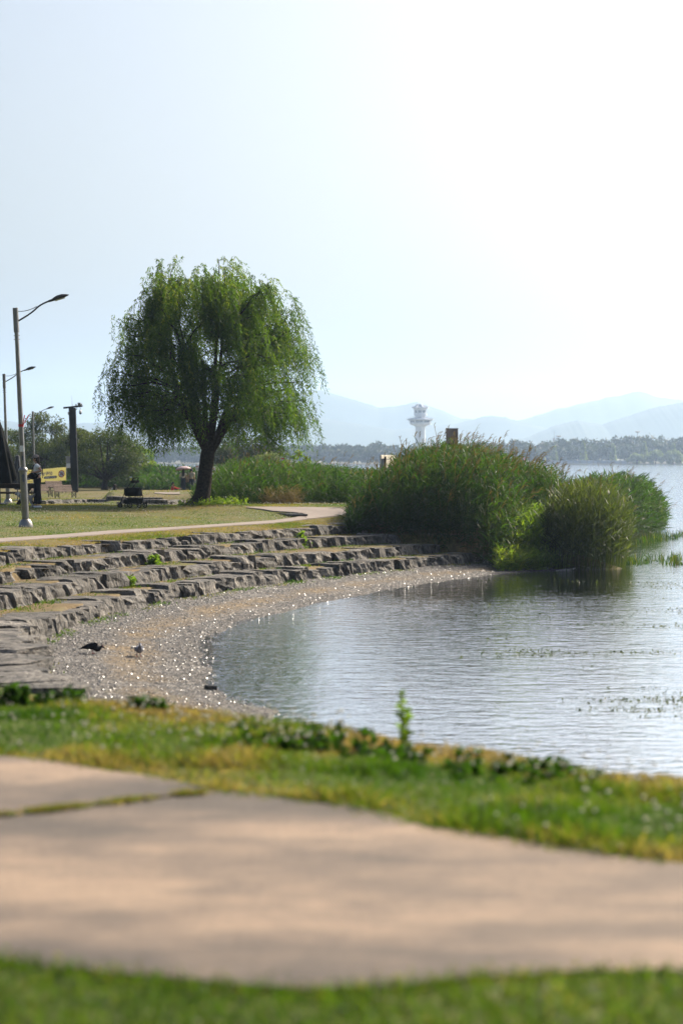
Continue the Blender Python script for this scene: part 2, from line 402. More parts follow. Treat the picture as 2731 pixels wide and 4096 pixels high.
leafmat('pale_leaf', [(0.0, (0.048, 0.064, 0.024)), (0.6, (0.080, 0.104, 0.040)), (1.0, (0.120, 0.144, 0.056))], 0.35)
BARK = plain('bark', (0.032, 0.024, 0.019), 0.95, var=0.5, scale=14, bmp=0.9)
STEM = plain('reed_stem', (0.16, 0.13, 0.05), 0.7, bmp=0)

# ------------------------------------------------------------------ ribbons (leaves, blades, reeds)
def ribbons(base, dirs, L, W, droop, segs=3, tip=0.08, rnd=None, side=None):
    base = np.asarray(base, float); dirs = np.asarray(dirs, float); N = len(base)
    dirs = dirs / np.linalg.norm(dirs, axis=1, keepdims=True)
    L = np.broadcast_to(L, (N,)); W = np.broadcast_to(W, (N,)); droop = np.broadcast_to(droop, (N,))
    if side is None: side = rng.normal(size=(N, 3))
    side = side - dirs * (side * dirs).sum(1, keepdims=True); side /= np.linalg.norm(side, axis=1, keepdims=True) + 1e-9
    V = np.zeros((N, segs + 1, 2, 3))
    for i in range(segs + 1):
        t = i / segs
        p = base + dirs * (L * t)[:, None]; p[:, 2] -= droop * L * t * t
        w = W * (tip + (1 - tip) * math.sin(math.pi * min(1, (0.22 + 0.78 * t))) ) if segs > 1 else W * (1 - t)
        V[:, i, 0] = p - side * (w / 2)[:, None]; V[:, i, 1] = p + side * (w / 2)[:, None]
    b = (np.arange(N) * (segs + 1) * 2)[:, None, None]
    q = np.array([[2 * i, 2 * i + 1, 2 * i + 3, 2 * i + 2] for i in range(segs)])[None]
    Fq = (b + q).reshape(-1, 4)
    if rnd is None: rnd = rng.random(N)
    return V.reshape(-1, 3), Fq, np.repeat(rnd, (segs + 1) * 2)
def diamonds(c, d, L, W, rnd=None, side=None):
    """one flat pointed leaf (a quad) each"""
    c = np.asarray(c, float); N = len(c); d = d / (np.linalg.norm(d, axis=1, keepdims=True) + 1e-9)
    if side is None: side = rng.normal(size=(N, 3))
    side = side - d * (side * d).sum(1, keepdims=True); side /= np.linalg.norm(side, axis=1, keepdims=True) + 1e-9
    L = np.broadcast_to(L, (N,))[:, None]; W = np.broadcast_to(W, (N,))[:, None]
    V = np.stack([c, c + d * L * 0.45 + side * W / 2, c + d * L, c + d * L * 0.45 - side * W / 2], 1)
    if rnd is None: rnd = rng.random(N)
    return V.reshape(-1, 3), np.arange(4 * N).reshape(-1, 4), np.repeat(rnd, 4)
def merge(parts):
    V, Fq, A, n = [], [], [], 0
    for v, f, a in parts:
        V.append(v); Fq.append(f + n); A.append(a); n += len(v)
    return np.concatenate(V), np.concatenate(Fq), np.concatenate(A)
def leafobj(name, parts, mat, parent=None, loc=None):
    V, Fq, A = merge(parts) if isinstance(parts, list) else parts
    return np_mesh(name, V, Fq, MATS[mat], parent, {'rnd': A})
def unit(n): v = rng.normal(size=(n, 3)); return v / np.linalg.norm(v, axis=1, keepdims=True)
def in_poly(poly, n):
    p = np.array(poly); lo, hi = p.min(0), p.max(0); out = np.zeros((0, 2))
    while len(out) < n:
        q = lo + rng.random((n * 2, 2)) * (hi - lo); out = np.concatenate([out, q[inside(q, list(map(tuple, poly)))]])
    return out[:n]
def vnoise(x, y, s):
    return np.array([noise.noise((a * s, b * s, 3.7)) for a, b in zip(x, y)])

# ================================================================== SETTING
def build_ground():
    xs = np.concatenate([-np.geomspace(16, 6000, 60)[::-1], np.arange(-15.8, 13.0, 0.2), np.geomspace(13.2, 6000, 60)])
    ys = np.concatenate([[-60, -30, -12, -4, 0], np.arange(2, 26, 0.2), np.arange(26, 72, 0.2), np.arange(72, 100, 0.35), np.arange(100, 170, 1.5), np.geomspace(171, 985, 50), [990, 991.5, 994, 1000, 1010], np.geomspace(1030, 11000, 40)])
    X, Y = np.meshgrid(xs, ys); z, A = terrain_full(X, Y)
    X, Y = X.ravel(), Y.ravel()
    near = (np.abs(X) < 40) & (Y < 200) & (Y > 0)
    nz = np.zeros(len(X)); nz[near] = vnoise(X[near], Y[near], 0.6) * 0.02 + vnoise(X[near], Y[near], 2.3) * 0.008
    z = z + np.where(A['eb'] < -0.5, nz * 0.4, nz)
    nx, ny = len(xs), len(ys)
    i = np.arange(nx * ny).reshape(ny, nx)
    Fq = np.stack([i[:-1, :-1], i[:-1, 1:], i[1:, 1:], i[1:, :-1]], -1).reshape(-1, 4)
    land1 = (A['d1'] < 0)
    dry = np.zeros(len(X))
    s = -A['d1']
    dry = np.where(land1 & (Y > 30), 0.42 * np.exp(-(s / 1.6) ** 2) + 0.17, dry)
    dry = np.where(~land1, 0.46, dry)
    dry = np.where(Y > 60, 0.28, dry)
    dry = np.where((Y > 80) & (Y < 400), 0.34, dry)
    dry = np.where((Y < 26), 0.10 + 0.45 * np.exp(-((A['eb'] + 0.2) / 0.5) ** 2), dry)
    dl = np.clip(-A['dw'], 0, None); d4 = np.clip(A['d4'], 0, None)
    f = d4 / (d4 + dl + 1e-6)
    sand = 0.38 * np.exp(-((f - 0.55) / 0.25) ** 2)
    wet = np.where(A['dw'] > -0.35, 0.15, 0.0) * (A['dw'] < 0.0) + np.clip(A['dw'] * 0.12, 0, 1) * 0.0
    wet = np.where(A['dw'] > 0, np.clip(0.25 + A['dw'] * 0.25, 0, 1), wet)
    mud = np.where((A['dw'] > 0) & ~A['gravel'], 1.0, 0.0)
    mud = np.where((Y > 985) & (Y < 1400), 0.75, mud)
    at = dict(dry=dry, gravel=A['gravel'].astype(float), sand=sand, wet=wet, mud=mud)
    o = np_mesh('ground', np.stack([X, Y, z], 1), Fq, MATS['ground'], None, at, True)
    tag(o, kind='structure')
build_ground()

V = [(-6000, -60, ZW), (6000, -60, ZW), (6000, 1010, ZW), (-6000, 1010, ZW)]
w = MB().add(V, [(0, 1, 2, 3)]).build('lake_water', MATS['water']); tag(w, kind='structure')

# ---- paths
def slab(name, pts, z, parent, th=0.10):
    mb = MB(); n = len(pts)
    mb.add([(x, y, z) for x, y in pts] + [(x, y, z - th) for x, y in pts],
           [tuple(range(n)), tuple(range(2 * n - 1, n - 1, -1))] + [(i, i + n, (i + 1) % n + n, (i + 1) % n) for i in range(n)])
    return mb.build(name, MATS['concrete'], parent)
def resample(pts, step):
    pts = [np.array(p, float) for p in pts]; out = []
    for a, b in zip(pts[:-1], pts[1:]):
        k = max(1, int(np.linalg.norm(b - a) / step)); out += [a + (b - a) * i / k for i in range(k)]
    return out + [pts[-1]]
def rough(pts, amp, step=0.12):
    r = resample(pts, step); return [(p[0] + amp * noise.noise((p[0] * 3, p[1] * 3, 1)), p[1] + amp * noise.noise((p[0] * 3, p[1] * 3, 9))) for p in r]
ZP = 0.012
FAR_A = curve([(0, 3016), (240, 3048), (522, 3092), (700, 3124), (818, 3150)], ZP)
FAR_B = curve([(818, 3152), (940, 3166), (1200, 3190), (1393, 3216), (1742, 3300), (2000, 3344), (2264, 3388), (2731, 3446)], ZP)
NEAR = curve([(2731, 3868), (2300, 3876), (1900, 3894), (1568, 3925), (1219, 3945), (870, 3925), (522, 3886), (240, 3850), (0, 3812)], ZP)
J0, J1 = tuple(atz(0, 3262, ZP)[:2]), tuple(atz(818, 3168, ZP)[:2])
fp = empty('footpath', (0, 8, 0)); tag(fp, kind='structure')
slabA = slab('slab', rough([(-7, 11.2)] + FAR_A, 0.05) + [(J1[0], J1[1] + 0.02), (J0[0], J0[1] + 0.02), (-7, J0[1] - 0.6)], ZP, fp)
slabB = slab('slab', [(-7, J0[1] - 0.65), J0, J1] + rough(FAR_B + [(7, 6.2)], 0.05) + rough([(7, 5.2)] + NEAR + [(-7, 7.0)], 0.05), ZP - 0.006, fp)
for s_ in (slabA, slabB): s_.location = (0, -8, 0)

def strip(name, up, lo, mat, rows=5, off=0.02, step=14):
    """sheet between two pixel edges, laid on the ground"""
    us = resample([(a, b) for a, b in up], step); n = len(us)
    lo_x = [a for a, _ in lo]; lo_y = [b for _, b in lo]
    V = []
    for u in us:
        yl = np.interp(u[0], lo_x, lo_y)
        A = onground(u[0], u[1]); B = onground(u[0], yl)
        for k in range(rows):
            p = A + (B - A) * k / (rows - 1); V.append(p)
    V = np.array(V); V[:, 2] = terr(V[:, 0], V[:, 1]) + off + 0.012
    V = np.concatenate([V, V - np.array([0, 0, 0.12])])
    i = np.arange(n * rows).reshape(n, rows)
    top = np.stack([i[:-1, :-1], i[:-1, 1:], i[1:, 1:], i[1:, :-1]], -1).reshape(-1, 4)
    m = n * rows; side = []
    for c in (0, rows - 1):
        e = i[:, c]; side.append(np.stack([e[:-1], e[1:], e[1:] + m, e[:-1] + m], -1))
    o = np_mesh(name, V, np.concatenate([top] + side), mat); tag(o, kind='structure'); return o
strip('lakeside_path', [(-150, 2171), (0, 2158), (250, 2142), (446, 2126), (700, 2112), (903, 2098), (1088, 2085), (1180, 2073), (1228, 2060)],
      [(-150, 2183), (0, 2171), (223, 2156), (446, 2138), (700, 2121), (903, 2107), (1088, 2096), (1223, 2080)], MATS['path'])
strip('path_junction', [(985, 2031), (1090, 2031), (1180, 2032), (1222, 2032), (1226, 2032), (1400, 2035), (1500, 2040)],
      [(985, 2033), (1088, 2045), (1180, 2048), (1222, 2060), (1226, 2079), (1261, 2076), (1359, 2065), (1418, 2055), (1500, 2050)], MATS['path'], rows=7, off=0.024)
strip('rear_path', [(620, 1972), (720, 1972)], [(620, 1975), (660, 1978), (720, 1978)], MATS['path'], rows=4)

# ---- hills across the lake
def hills(name, prof, d, seed, depth=900):
    xs = np.linspace(prof[0][0], prof[-1][0], 260); ys = np.interp(xs, [a for a, _ in prof], [b for _, b in prof])
    top = []
    for a, b in zip(xs, ys):
        b2 = b + 5 * noise.noise((a * 0.02, seed, 0)) + 2.5 * noise.noise((a * 0.07, seed, 4)) + 1.2 * noise.noise((a * 0.2, seed, 8))
        p = atd(a, b2, d); top.append((p[0], max(p[2], 4)))
    fr = [(-0.5, 0.0), (-0.36, 0.28), (-0.2, 0.62), (-0.08, 0.88), (0, 1.0), (0.15, 0.8), (0.5, 0.0)]
    V = []
    for k, (f, h) in enumerate(fr):
        for x, z in top:
            wv = 0.12 * noise.noise((x * 0.004, k * 1.3, seed)) if 0 < h < 1 else 0
            V.append((x, d + f * depth, z * max(0, h + wv) - 2))
    n = len(top); i = np.arange(len(V)).reshape(len(fr), n)
    Fq = np.stack([i[:-1, :-1], i[:-1, 1:], i[1:, 1:], i[1:, :-1]], -1).reshape(-1, 4)
    tag(np_mesh(name, V, Fq, plain('hill_forest', (0.03, 0.045, 0.025), 0.95, scale=0.02, bmp=0), None, None, True), kind='structure')
v2 = lambda L: [(a * 1.7417, b * 1.7417) for a, b in L]
hills('far_hills', v2([(-300, 985), (-100, 960), (150, 972), (300, 965), (450, 930), (620, 905), (735, 893), (800, 913), (870, 934), (930, 929), (955, 920), (1000, 936), (1060, 960), (1190, 966), (1250, 946), (1330, 926), (1400, 911), (1465, 897), (1520, 912), (1568, 918), (1900, 950)]), 5600, 2.0, 1000)
hills('middle_hills', v2([(-300, 1000), (200, 990), (420, 985), (600, 962), (690, 950), (780, 965), (900, 985), (1040, 972), (1130, 951), (1165, 958), (1215, 972), (1290, 990), (1400, 1000), (1568, 1003), (1900, 990)]), 4800, 5.0, 900)
hills('near_hills', v2([(1080, 1030), (1200, 1006), (1270, 976), (1320, 963), (1380, 973), (1450, 950), (1500, 934), (1568, 921), (1700, 905), (1900, 930)]), 4000, 9.0, 800)

# ================================================================== STONE STEPS
def rock_mesh(seed):
    bm = bmesh.new(); bmesh.ops.create_cube(bm, size=1.0)
    bmesh.ops.subdivide_edges(bm, edges=bm.edges[:], cuts=4, use_grid_fill=True)
    o = Vector((seed * 7.3, seed * 3.1, seed * 1.7))
    for v in bm.verts:
        p = v.co.copy()
        rr = max(0, (abs(p.x) + abs(p.y) + abs(p.z)) - 1.1) * 0.13
        p *= (1 - rr)
        q = noise.cell_vector(Vector((p.x * 2.6, p.y * 1.2, p.z * 0.7)) + o) - Vector((.5, .5, .5))
        d = noise.noise_vector(p * 2.4 + o) * 0.085 + noise.noise_vector(p * 6 + o) * 0.03
        p.y += q.y * 0.20 + d.y * 1.1; p.x += d.x * 0.7; p.z += d.z * 0.55 * (1 if p.z > 0 else 0.3)
        if p.z > 0.2: p.z += -0.06 + 0.05 * noise.noise(p * 1.3 + o)
        if p.y < -0.3: p.y += 0.12 * (p.z)          # faces lean back a little
        v.co = p
    me = bpy.data.meshes.new('stone'); bm.to_mesh(me); bm.free(); me.materials.append(MATS['stone']); return me
ROCKS = [rock_mesh(i + 1) for i in range(16)]
def stone_row(line, ztop, zbase, label, depth=0.85, wmin=0.36, wmax=0.95, jit=0.03, zs=None, skip=0.0, embed=0.14):
    pts = [np.array(p) for p in line]; seg = [np.linalg.norm(b - a) for a, b in zip(pts[:-1], pts[1:])]
    cum = np.concatenate([[0], np.cumsum(seg)]); tot = cum[-1]
    at = lambda s: np.array([np.interp(s, cum, [p[0] for p in pts]), np.interp(s, cum, [p[1] for p in pts])])
    mid = at(tot / 2); root = empty('stone_step', (mid[0], mid[1], zbase)); tag(root, label, 'stone step', 'rows of stone blocks')
    s = 0.0
    while s < tot - 0.2:
        w = wmin + (wmax - wmin) * rng.random() ** 1.4
        c = at(min(s + w / 2, tot)); t = at(min(s + w / 2 + 0.35, tot)) - at(max(s + w / 2 - 0.35, 0)); t /= np.linalg.norm(t) + 1e-9
        nrm = np.array([-t[1], t[0]])                # left of travel = away from the lake
        px = pxx(c[0], c[1])
        if rng.random() >= skip and (-260 < px < 2300):
            dd = depth * (0.85 + 0.4 * rng.random()); zt = ztop + jit * rng.normal() + 0.015
            zb = zbase - embed
            pos = c + nrm * (dd / 2 + 0.05 * rng.normal())
            if zs is not None:
                g = tz(*(c - nrm * 0.2)); zb = g - 0.1; zt = g + zs * (0.8 + 0.5 * rng.random())
            o = bpy.data.objects.new('stone', ROCKS[rng.integers(len(ROCKS))]); link(o, root)
            o.location = (pos[0] - mid[0], pos[1] - mid[1], (zt + zb) / 2 - zbase)
            ang = math.atan2(t[1], t[0]) + rng.normal() * 0.11
            o.rotation_euler = (0, rng.normal() * 0.02, ang)
            o.scale = (w * 1.05, dd, (zt - zb) * 1.06)
        s += w * 0.97
    return root
stone_row(ROW1, ZT, Z1, 'topmost curved row of rough stone blocks edging the lawn')
stone_row(ROW2, Z1, Z2, 'second row of rough stone blocks down from the lawn')
stone_row(ROW3, Z2, Z3, 'third row of rough stone blocks down, with grass at its foot')
stone_row(ROW4, Z3, ZG, 'lowest row of rough stone blocks standing on the gravel beach')
# loose flat stones on the ends of the treads, at the near left end of the lowest step
RA = [tuple(onground(a, b, -0.4)[:2]) for a, b in [(462, 2021), (560, 2022), (650, 2022), (720, 2019), (790, 2015)]]
RB = [tuple(onground(a, b, -0.3)[:2]) for a, b in [(188, 2019), (260, 2016), (345, 2012), (440, 2004), (560, 2003), (650, 2001), (735, 1998)]]
RC = [tuple(onground(a, b, -0.5)[:2]) for a, b in [(560, 1968), (620, 1967)]]
stone_row(RA, 0, 0, 'lower row of small stone blocks behind the black pet stroller', depth=0.5, wmin=0.5, wmax=1.1, zs=0.19)
stone_row(RB, 0, 0, 'upper row of small stone blocks running behind the standing woman and stroller', depth=0.5, wmin=0.4, wmax=1.0, zs=0.16, skip=0.12)
stone_row(RC, 0, 0, 'short far row of stone blocks near the person in red', depth=0.5, wmin=0.5, wmax=1.0, zs=0.22)
# wide flagstones on the near left end of the bottom treads
fl = empty('flagstone_paving', (-4.6, 26, Z3)); tag(fl, 'flat stone slabs at the near end of the lowest step', 'paving')
for a, b, wx, wy in [(30, 2590, 1.1, 0.8), (20, 2640, 1.0, .9), (60, 2690, 1.2, 0.8), (120, 2720, 1.0, 0.7), (10, 2730, 0.9, .8), (200, 2752, 0.9, .6), (40, 2540, .8, .9), (10, 2500, .8, 1.0), (60, 2480, .9, .7)]:
    p = atz(a, b, Z3 + 0.02)
    o = bpy.data.objects.new('stone', ROCKS[rng.integers(len(ROCKS))]); link(o, fl)
    o.location = (p[0] + 4.6, p[1] - 26, -0.10 + 0.02 * rng.normal()); o.scale = (wx, wy, 0.26); o.rotation_euler = (0.02 * rng.normal(), 0.02 * rng.normal(), 0.5 * rng.normal())

# ================================================================== GRASS AND SMALL PLANTS (stuff)
def blades_at(P2, h, w, lean=0.35, droop=0.25, segs=2, rnd=None, zoff=-0.01):
    n = len(P2); z = terr(P2[:, 0], P2[:, 1]) + zoff
    d = np.stack([rng.normal(size=n) * lean, rng.normal(size=n) * lean, np.ones(n)], 1)
    return ribbons(np.column_stack([P2, z]), d, h * (0.5 + rng.random(n)), w * (0.7 + 0.6 * rng.random(n)), droop, segs, rnd=rnd)
def dryness(P2, base, s=0.5, amp=0.5):
    return np.clip(base + amp * vnoise(P2[:, 0], P2[:, 1], s) + 0.18 * rng.normal(size=len(P2)), 0, 1)
def flowers_at(P2, r, zlo, zhi):
    """small clover heads: little low octahedra"""
    n = len(P2); c = np.column_stack([P2, terr(P2[:, 0], P2[:, 1]) + zlo + (zhi - zlo) * rng.random(n)])
    o = np.array([[1, 0, 0], [0, 1, 0], [-1, 0, 0], [0, -1, 0], [0, 0, .8], [0, 0, -.8]]) * r
    V = c[:, None] + o[None] * (0.7 + 0.6 * rng.random((n, 1, 1)))
    f = np.array([[0, 1, 4], [1, 2, 4], [2, 3, 4], [3, 0, 4], [1, 0, 5], [2, 1, 5], [3, 2, 5], [0, 3, 5]])
    return V.reshape(-1, 3), (np.arange(n)[:, None, None] * 6 + f[None]).reshape(-1, 3), np.repeat(rng.random(n), 6)
def on_land(P2, lim=0.0):
    _, A = terrain_full(P2[:, 0], P2[:, 1]); return A

# near strip of grass at the camera's feet
NEARPOLY = [(-3, 3.2), (3, 3.2)] + [(7, 5.15)] + NEAR + [(-7, 7.0)]
P2 = in_poly([(-2.2, 3.6), (2.2, 3.6)] + [(2.2, 6.1)] + NEAR + [(-2.2, 6.2)], 52000)
o = leafobj('near_lawn_grass', blades_at(P2, 0.075, 0.006, 0.45, 0.4, rnd=dryness(P2, 0.36, 0.8, 0.4)), 'grass_blade')
tag(o, 'soft green grass along the near edge of the path', 'grass', kind='stuff')
# the bank between the path and the bay
bankpoly = FAR_A + FAR_B + [(3.2, 7.4), (3.4, 10.4)] + BANK[2:-4][::-1] + [(-3.4, 14.4), (-3.4, 11)]
P2 = in_poly(bankpoly, 90000)
A = on_land(P2); e = A['eb']
dr = np.clip(0.36 + 0.62 * vnoise(P2[:, 0], P2[:, 1], 0.9) + 0.35 * vnoise(P2[:, 0], P2[:, 1], 2.6) + 0.55 * np.exp(-((e + 0.1) / 0.55) ** 2) + 0.42 * np.exp(-(segdist(P2, FAR_A + FAR_B) / 0.28) ** 2) + 0.15 * rng.normal(size=len(P2)), 0, 1)
hh = 0.05 + 0.10 * smooth(-0.15, 0.45, vnoise(P2[:, 0], P2[:, 1], 1.7)) * (1 - np.exp(-((e + 0.1) / 0.3) ** 2))
o = leafobj('bank_grass', blades_at(P2, hh, 0.0065, 0.45, 0.4, rnd=dr), 'grass_blade'); tag(o, 'bright green grass on the bank between the path and the bay', 'grass', kind='stuff')
P3 = in_poly(bankpoly, 30000); A3 = on_land(P3); P3 = P3[(A3['eb'] > -0.55) & (A3['eb'] < 0.5)]
o = leafobj('bank_dry_grass', blades_at(P3, 0.09, 0.006, 0.7, 0.7), 'dry_blade'); tag(o, 'straw coloured dry grass along the crest of the bank', 'grass', kind='stuff')
P4 = in_poly(bankpoly, 900); k = vnoise(P4[:, 0], P4[:, 1], 0.8) + 0.25 * rng.normal(size=len(P4)) > 0.05
V_, F_, A_ = flowers_at(P4[k], 0.012, 0.07, 0.12); o = np_mesh('clover_flowers', V_, F_, MATS['clover_flower'], None, {'rnd': A_})
tag(o, 'white clover heads scattered in the bank grass', 'flowers', kind='stuff')
# tufts growing out of the slab joint
mb = []
for t in np.concatenate([rng.random(30) * 0.25 + 0.14, rng.random(18) * 0.4 + 0.45, rng.random(20) * 0.1 + 0.88, [0.02, 0.03, .04]]):
    c = np.array(J0) + (np.array(J1) - np.array(J0)) * t; n = 30
    P2 = c + rng.normal(size=(n, 2)) * [0.03, 0.018]
    mb.append(blades_at(P2, 0.035, 0.005, 0.7, 0.4, rnd=np.clip(0.82 + 0.2 * rng.normal(size=n), 0, 1), zoff=0.02))
o = leafobj('joint_grass', mb, 'grass_blade'); tag(o, 'low grass growing along the joint between the path slabs', 'grass', kind='stuff')
# fringe of grass at the path's edges
mb = []
for line, nn in ((FAR_A + FAR_B, 5200), (NEAR, 2600)):
    rs = resample(line, 0.02); idx = rng.integers(0, len(rs), nn); P2 = np.array([rs[i] for i in idx]) + rng.normal(size=(nn, 2)) * 0.05
    mb.append(blades_at(P2, 0.07, 0.006, 0.7, 0.5, rnd=np.clip(0.62 + 0.25 * rng.normal(size=nn), 0, 1)))
o = leafobj('path_fringe_grass', mb, 'grass_blade'); tag(o, 'ragged half dry grass fringing the concrete path', 'grass', kind='stuff')

# the lawn round the willow
lawn = [tuple(onground(a, b)[:2]) for a, b in [(-120, 2168), (0, 2157), (250, 2141), (446, 2125), (700, 2111), (903, 2097), (1088, 2084), (1180, 2072), (1225, 2062), (1205, 2047), (1088, 2044), (985, 2030)]] + [tuple(onground(a, b)[:2]) for a, b in [(1420, 2030), (1400, 2014), (860, 2012)]] + [(-5.5, 84), (-17, 90), (-17, 50)]
P2 = in_poly(lawn, 120000)
yy = P2[:, 1]
dr = np.clip(0.58 + 0.75 * vnoise(P2[:, 0], P2[:, 1] * 0.6, 0.45) + 0.3 * vnoise(P2[:, 0], P2[:, 1], 1.6) + 0.20 * rng.normal(size=len(P2)) + 0.12 * smooth(54, 62, yy), 0, 1)
o = leafobj('lawn_grass', blades_at(P2, 0.05, 0.014, 0.7, 0.3, rnd=dr), 'grass_blade'); tag(o, 'short patchy green and straw lawn around the willow', 'grass', kind='stuff')
P4 = in_poly(lawn, 8000); k = vnoise(P4[:, 0], P4[:, 1] * 0.7, 0.5) + 0.22 * rng.normal(size=len(P4)) > 0.12
V_, F_, A_ = flowers_at(P4[k], 0.016, 0.03, 0.075); o = np_mesh('lawn_clover_flowers', V_, F_, MATS['clover_flower'], None, {'rnd': A_})
tag(o, 'white clover heads scattered over the lawn', 'flowers', kind='stuff')
# dry verge between lakeside path and top step
verge = [tuple(onground(a, b)[:2]) for a, b in [(-80, 2180), (0, 2172), (223, 2156), (446, 2138), (700, 2121), (903, 2107), (1088, 2096), (1223, 2081), (1359, 2066), (1430, 2056)]] + [p for p in ROW1[::-1][:14]]
P2 = in_poly(verge, 34000)
dr = np.clip(0.86 + 0.45 * vnoise(P2[:, 0], P2[:, 1], 0.6) + 0.15 * rng.normal(size=len(P2)), 0, 1)
o = leafobj('verge_grass', blades_at(P2, 0.055, 0.012, 0.7, 0.35, rnd=dr), 'grass_blade'); tag(o, 'dry brown grass verge above the top stone step', 'grass', kind='stuff')
# grass on the treads and at the foot of the stones
mb = []
for line, off, nn in ((ROW1, -0.22, 5000), (ROW2, -0.22, 6500), (ROW3, -0.24, 9500), (ROW4, -0.16, 5500), (ROW4, 0.75, 3000), (ROW3, 0.8, 1500)):
    rs = np.array(resample(line, 0.05)); t = np.gradient(rs, axis=0); t /= np.linalg.norm(t, axis=1, keepdims=True); nr = np.stack([-t[:, 1], t[:, 0]], 1)
    i = rng.integers(0, len(rs), nn); keep = (np.array([noise.noise((rs[j][0] * 0.9, rs[j][1] * 0.9, off * 5)) for j in i]) + 0.2 * rng.normal(size=nn)) > -0.02
    i = i[keep]; P2 = rs[i] + nr[i] * (off + 0.12 * rng.normal(size=(len(i), 1)))
    vn = vnoise(P2[:, 0], P2[:, 1], 1.1)
    mb.append(blades_at(P2, 0.07 + 0.10 * np.clip(vn, 0, 1), 0.013, 0.6, 0.4, rnd=np.clip(0.5 - 0.5 * vn + 0.2 * rng.normal(size=len(i)), 0, 1)))
o = leafobj('step_grass', mb, 'grass_blade'); tag(o, 'grass tufts growing on the treads between the stone steps', 'grass', kind='stuff')
# rear meadow
P2 = np.column_stack([-25 + 20 * rng.random(26000), 84 + 60 * rng.random(26000)])
dr = np.clip(0.72 + 0.4 * vnoise(P2[:, 0], P2[:, 1] * 0.4, 0.4) + 0.15 * rng.normal(size=len(P2)), 0, 1)
o = leafobj('meadow_grass', blades_at(P2, 0.06, 0.03, 0.7, 0.3, rnd=dr), 'grass_blade'); tag(o, 'yellowed meadow grass around the benches', 'grass', kind='stuff')

# pebbles and shells on the beach
def pebbles():
    rs = np.array(resample(ROW4, 0.05))
    P2 = np.column_stack([-6 + 14 * rng.random(160000), 21 + 36 * rng.random(160000)])
    A = on_land(P2); z = terr(P2[:, 0], P2[:, 1])
    k = A['gravel'] & (A['dw'] < 0.25) & (A['d4'] > 0.05)
    P2, z, dw = P2[k], z[k], A['dw'][k]; d4 = A['d4'][k]
    # fewer with distance, and fewer in the sandy band
    f = d4 / (d4 + np.clip(-dw, 0, None) + 1e-6)
    keep = rng.random(len(P2)) < (0.35 + 0.65 * np.clip(np.abs(f - 0.55) * 2.4, 0, 1)) * np.clip(34 / P2[:, 1], 0.4, 1)
    P2, z, dw = P2[keep], z[keep], dw[keep]; n = len(P2)
    o = np.array([[1, 0, 0], [0, 1, 0], [-1, 0, 0], [0, -1, 0], [0, 0, .55], [0, 0, -.55]])
    s = 0.009 + 0.016 * rng.random((n, 1, 1)) ** 2
    a = rng.random(n) * 6.28; c, sn = np.cos(a), np.sin(a)
    Rz = np.zeros((n, 3, 3)); Rz[:, 0, 0] = c; Rz[:, 0, 1] = -sn; Rz[:, 1, 0] = sn; Rz[:, 1, 1] = c; Rz[:, 2, 2] = 1
    tilt = rng.normal(size=(n, 6, 1)) * 0.2
    V = np.einsum('nij,kj->nki', Rz, o) * s * (1 + tilt) + np.column_stack([P2, z + 0.006])[:, None]
    fc = np.array([[0, 1, 4], [1, 2, 4], [2, 3, 4], [3, 0, 4]])
    m, nn, l, p = newmat('pebble')
    at = nn.new('ShaderNodeAttribute'); at.attribute_name = 'rnd'
    r = ramp(nn, l, at.outputs['Fac'], [(0.0, (0.022, 0.022, 0.024)), (0.5, (0.062, 0.057, 0.053)), (0.85, (0.12, 0.103, 0.086)), (1.0, (0.36, 0.33, 0.29))])
    l.new(r.outputs[0], p.inputs['Base Color']); p.inputs['Roughness'].default_value = 0.33
    ob = np_mesh('beach_pebbles', V.reshape(-1, 3), (np.arange(n)[:, None, None] * 6 + fc[None]).reshape(-1, 3), m, None, {'rnd': np.repeat(rng.random(n), 6)})
    tag(ob, 'grey pebbles and pale shells covering the curved beach', 'pebbles', kind='stuff')
pebbles()

# ================================================================== REEDS AND BUSHES
def reed_parts(P2, H, zb, nleaf=7, leafL=0.55, leafW=0.028, droop=0.55, lean=0.10, wind=(0.10, 0.0), tone=None, low=0.12):
    """stems with arching leaves; returns (leaf parts, stem parts, tops)"""
    n = len(P2); B = np.column_stack([P2, zb - 0.05])
    d = np.stack([rng.normal(size=n) * lean + wind[0], rng.normal(size=n) * lean + wind[1], np.ones(n)], 1); d /= np.linalg.norm(d, axis=1, keepdims=True)
    stems = ribbons(B, d, H, 0.011, 0.04, 3, tip=0.5)
    lv = []
    base_t = tone if tone is not None else rng.random(n)
    for k in range(nleaf):
        t = low + (0.98 - low) * (k + rng.random(n)) / nleaf
        a = rng.random(n) * 6.283; up = 0.7 + 0.9 * t
        ld = np.stack([np.cos(a) + wind[0] * 3, np.sin(a) + wind[1] * 3, up], 1)
        c = B + d * (H * t)[:, None]; c[:, 2] -= 0.04 * H * t * t
        lv.append(ribbons(c, ld, leafL * (0.6 + 0.7 * rng.random(n)), leafW * (0.7 + 0.6 * rng.random(n)), droop * (0.5 + rng.random(n)), 3, tip=0.05,
                          rnd=np.clip(base_t * 0.72 + 0.2 * rng.random(n) + 0.08 * t, 0, 1)))
    top = B + d * H[:, None]; top[:, 2] -= 0.04 * H
    return lv, [stems], (top, d)
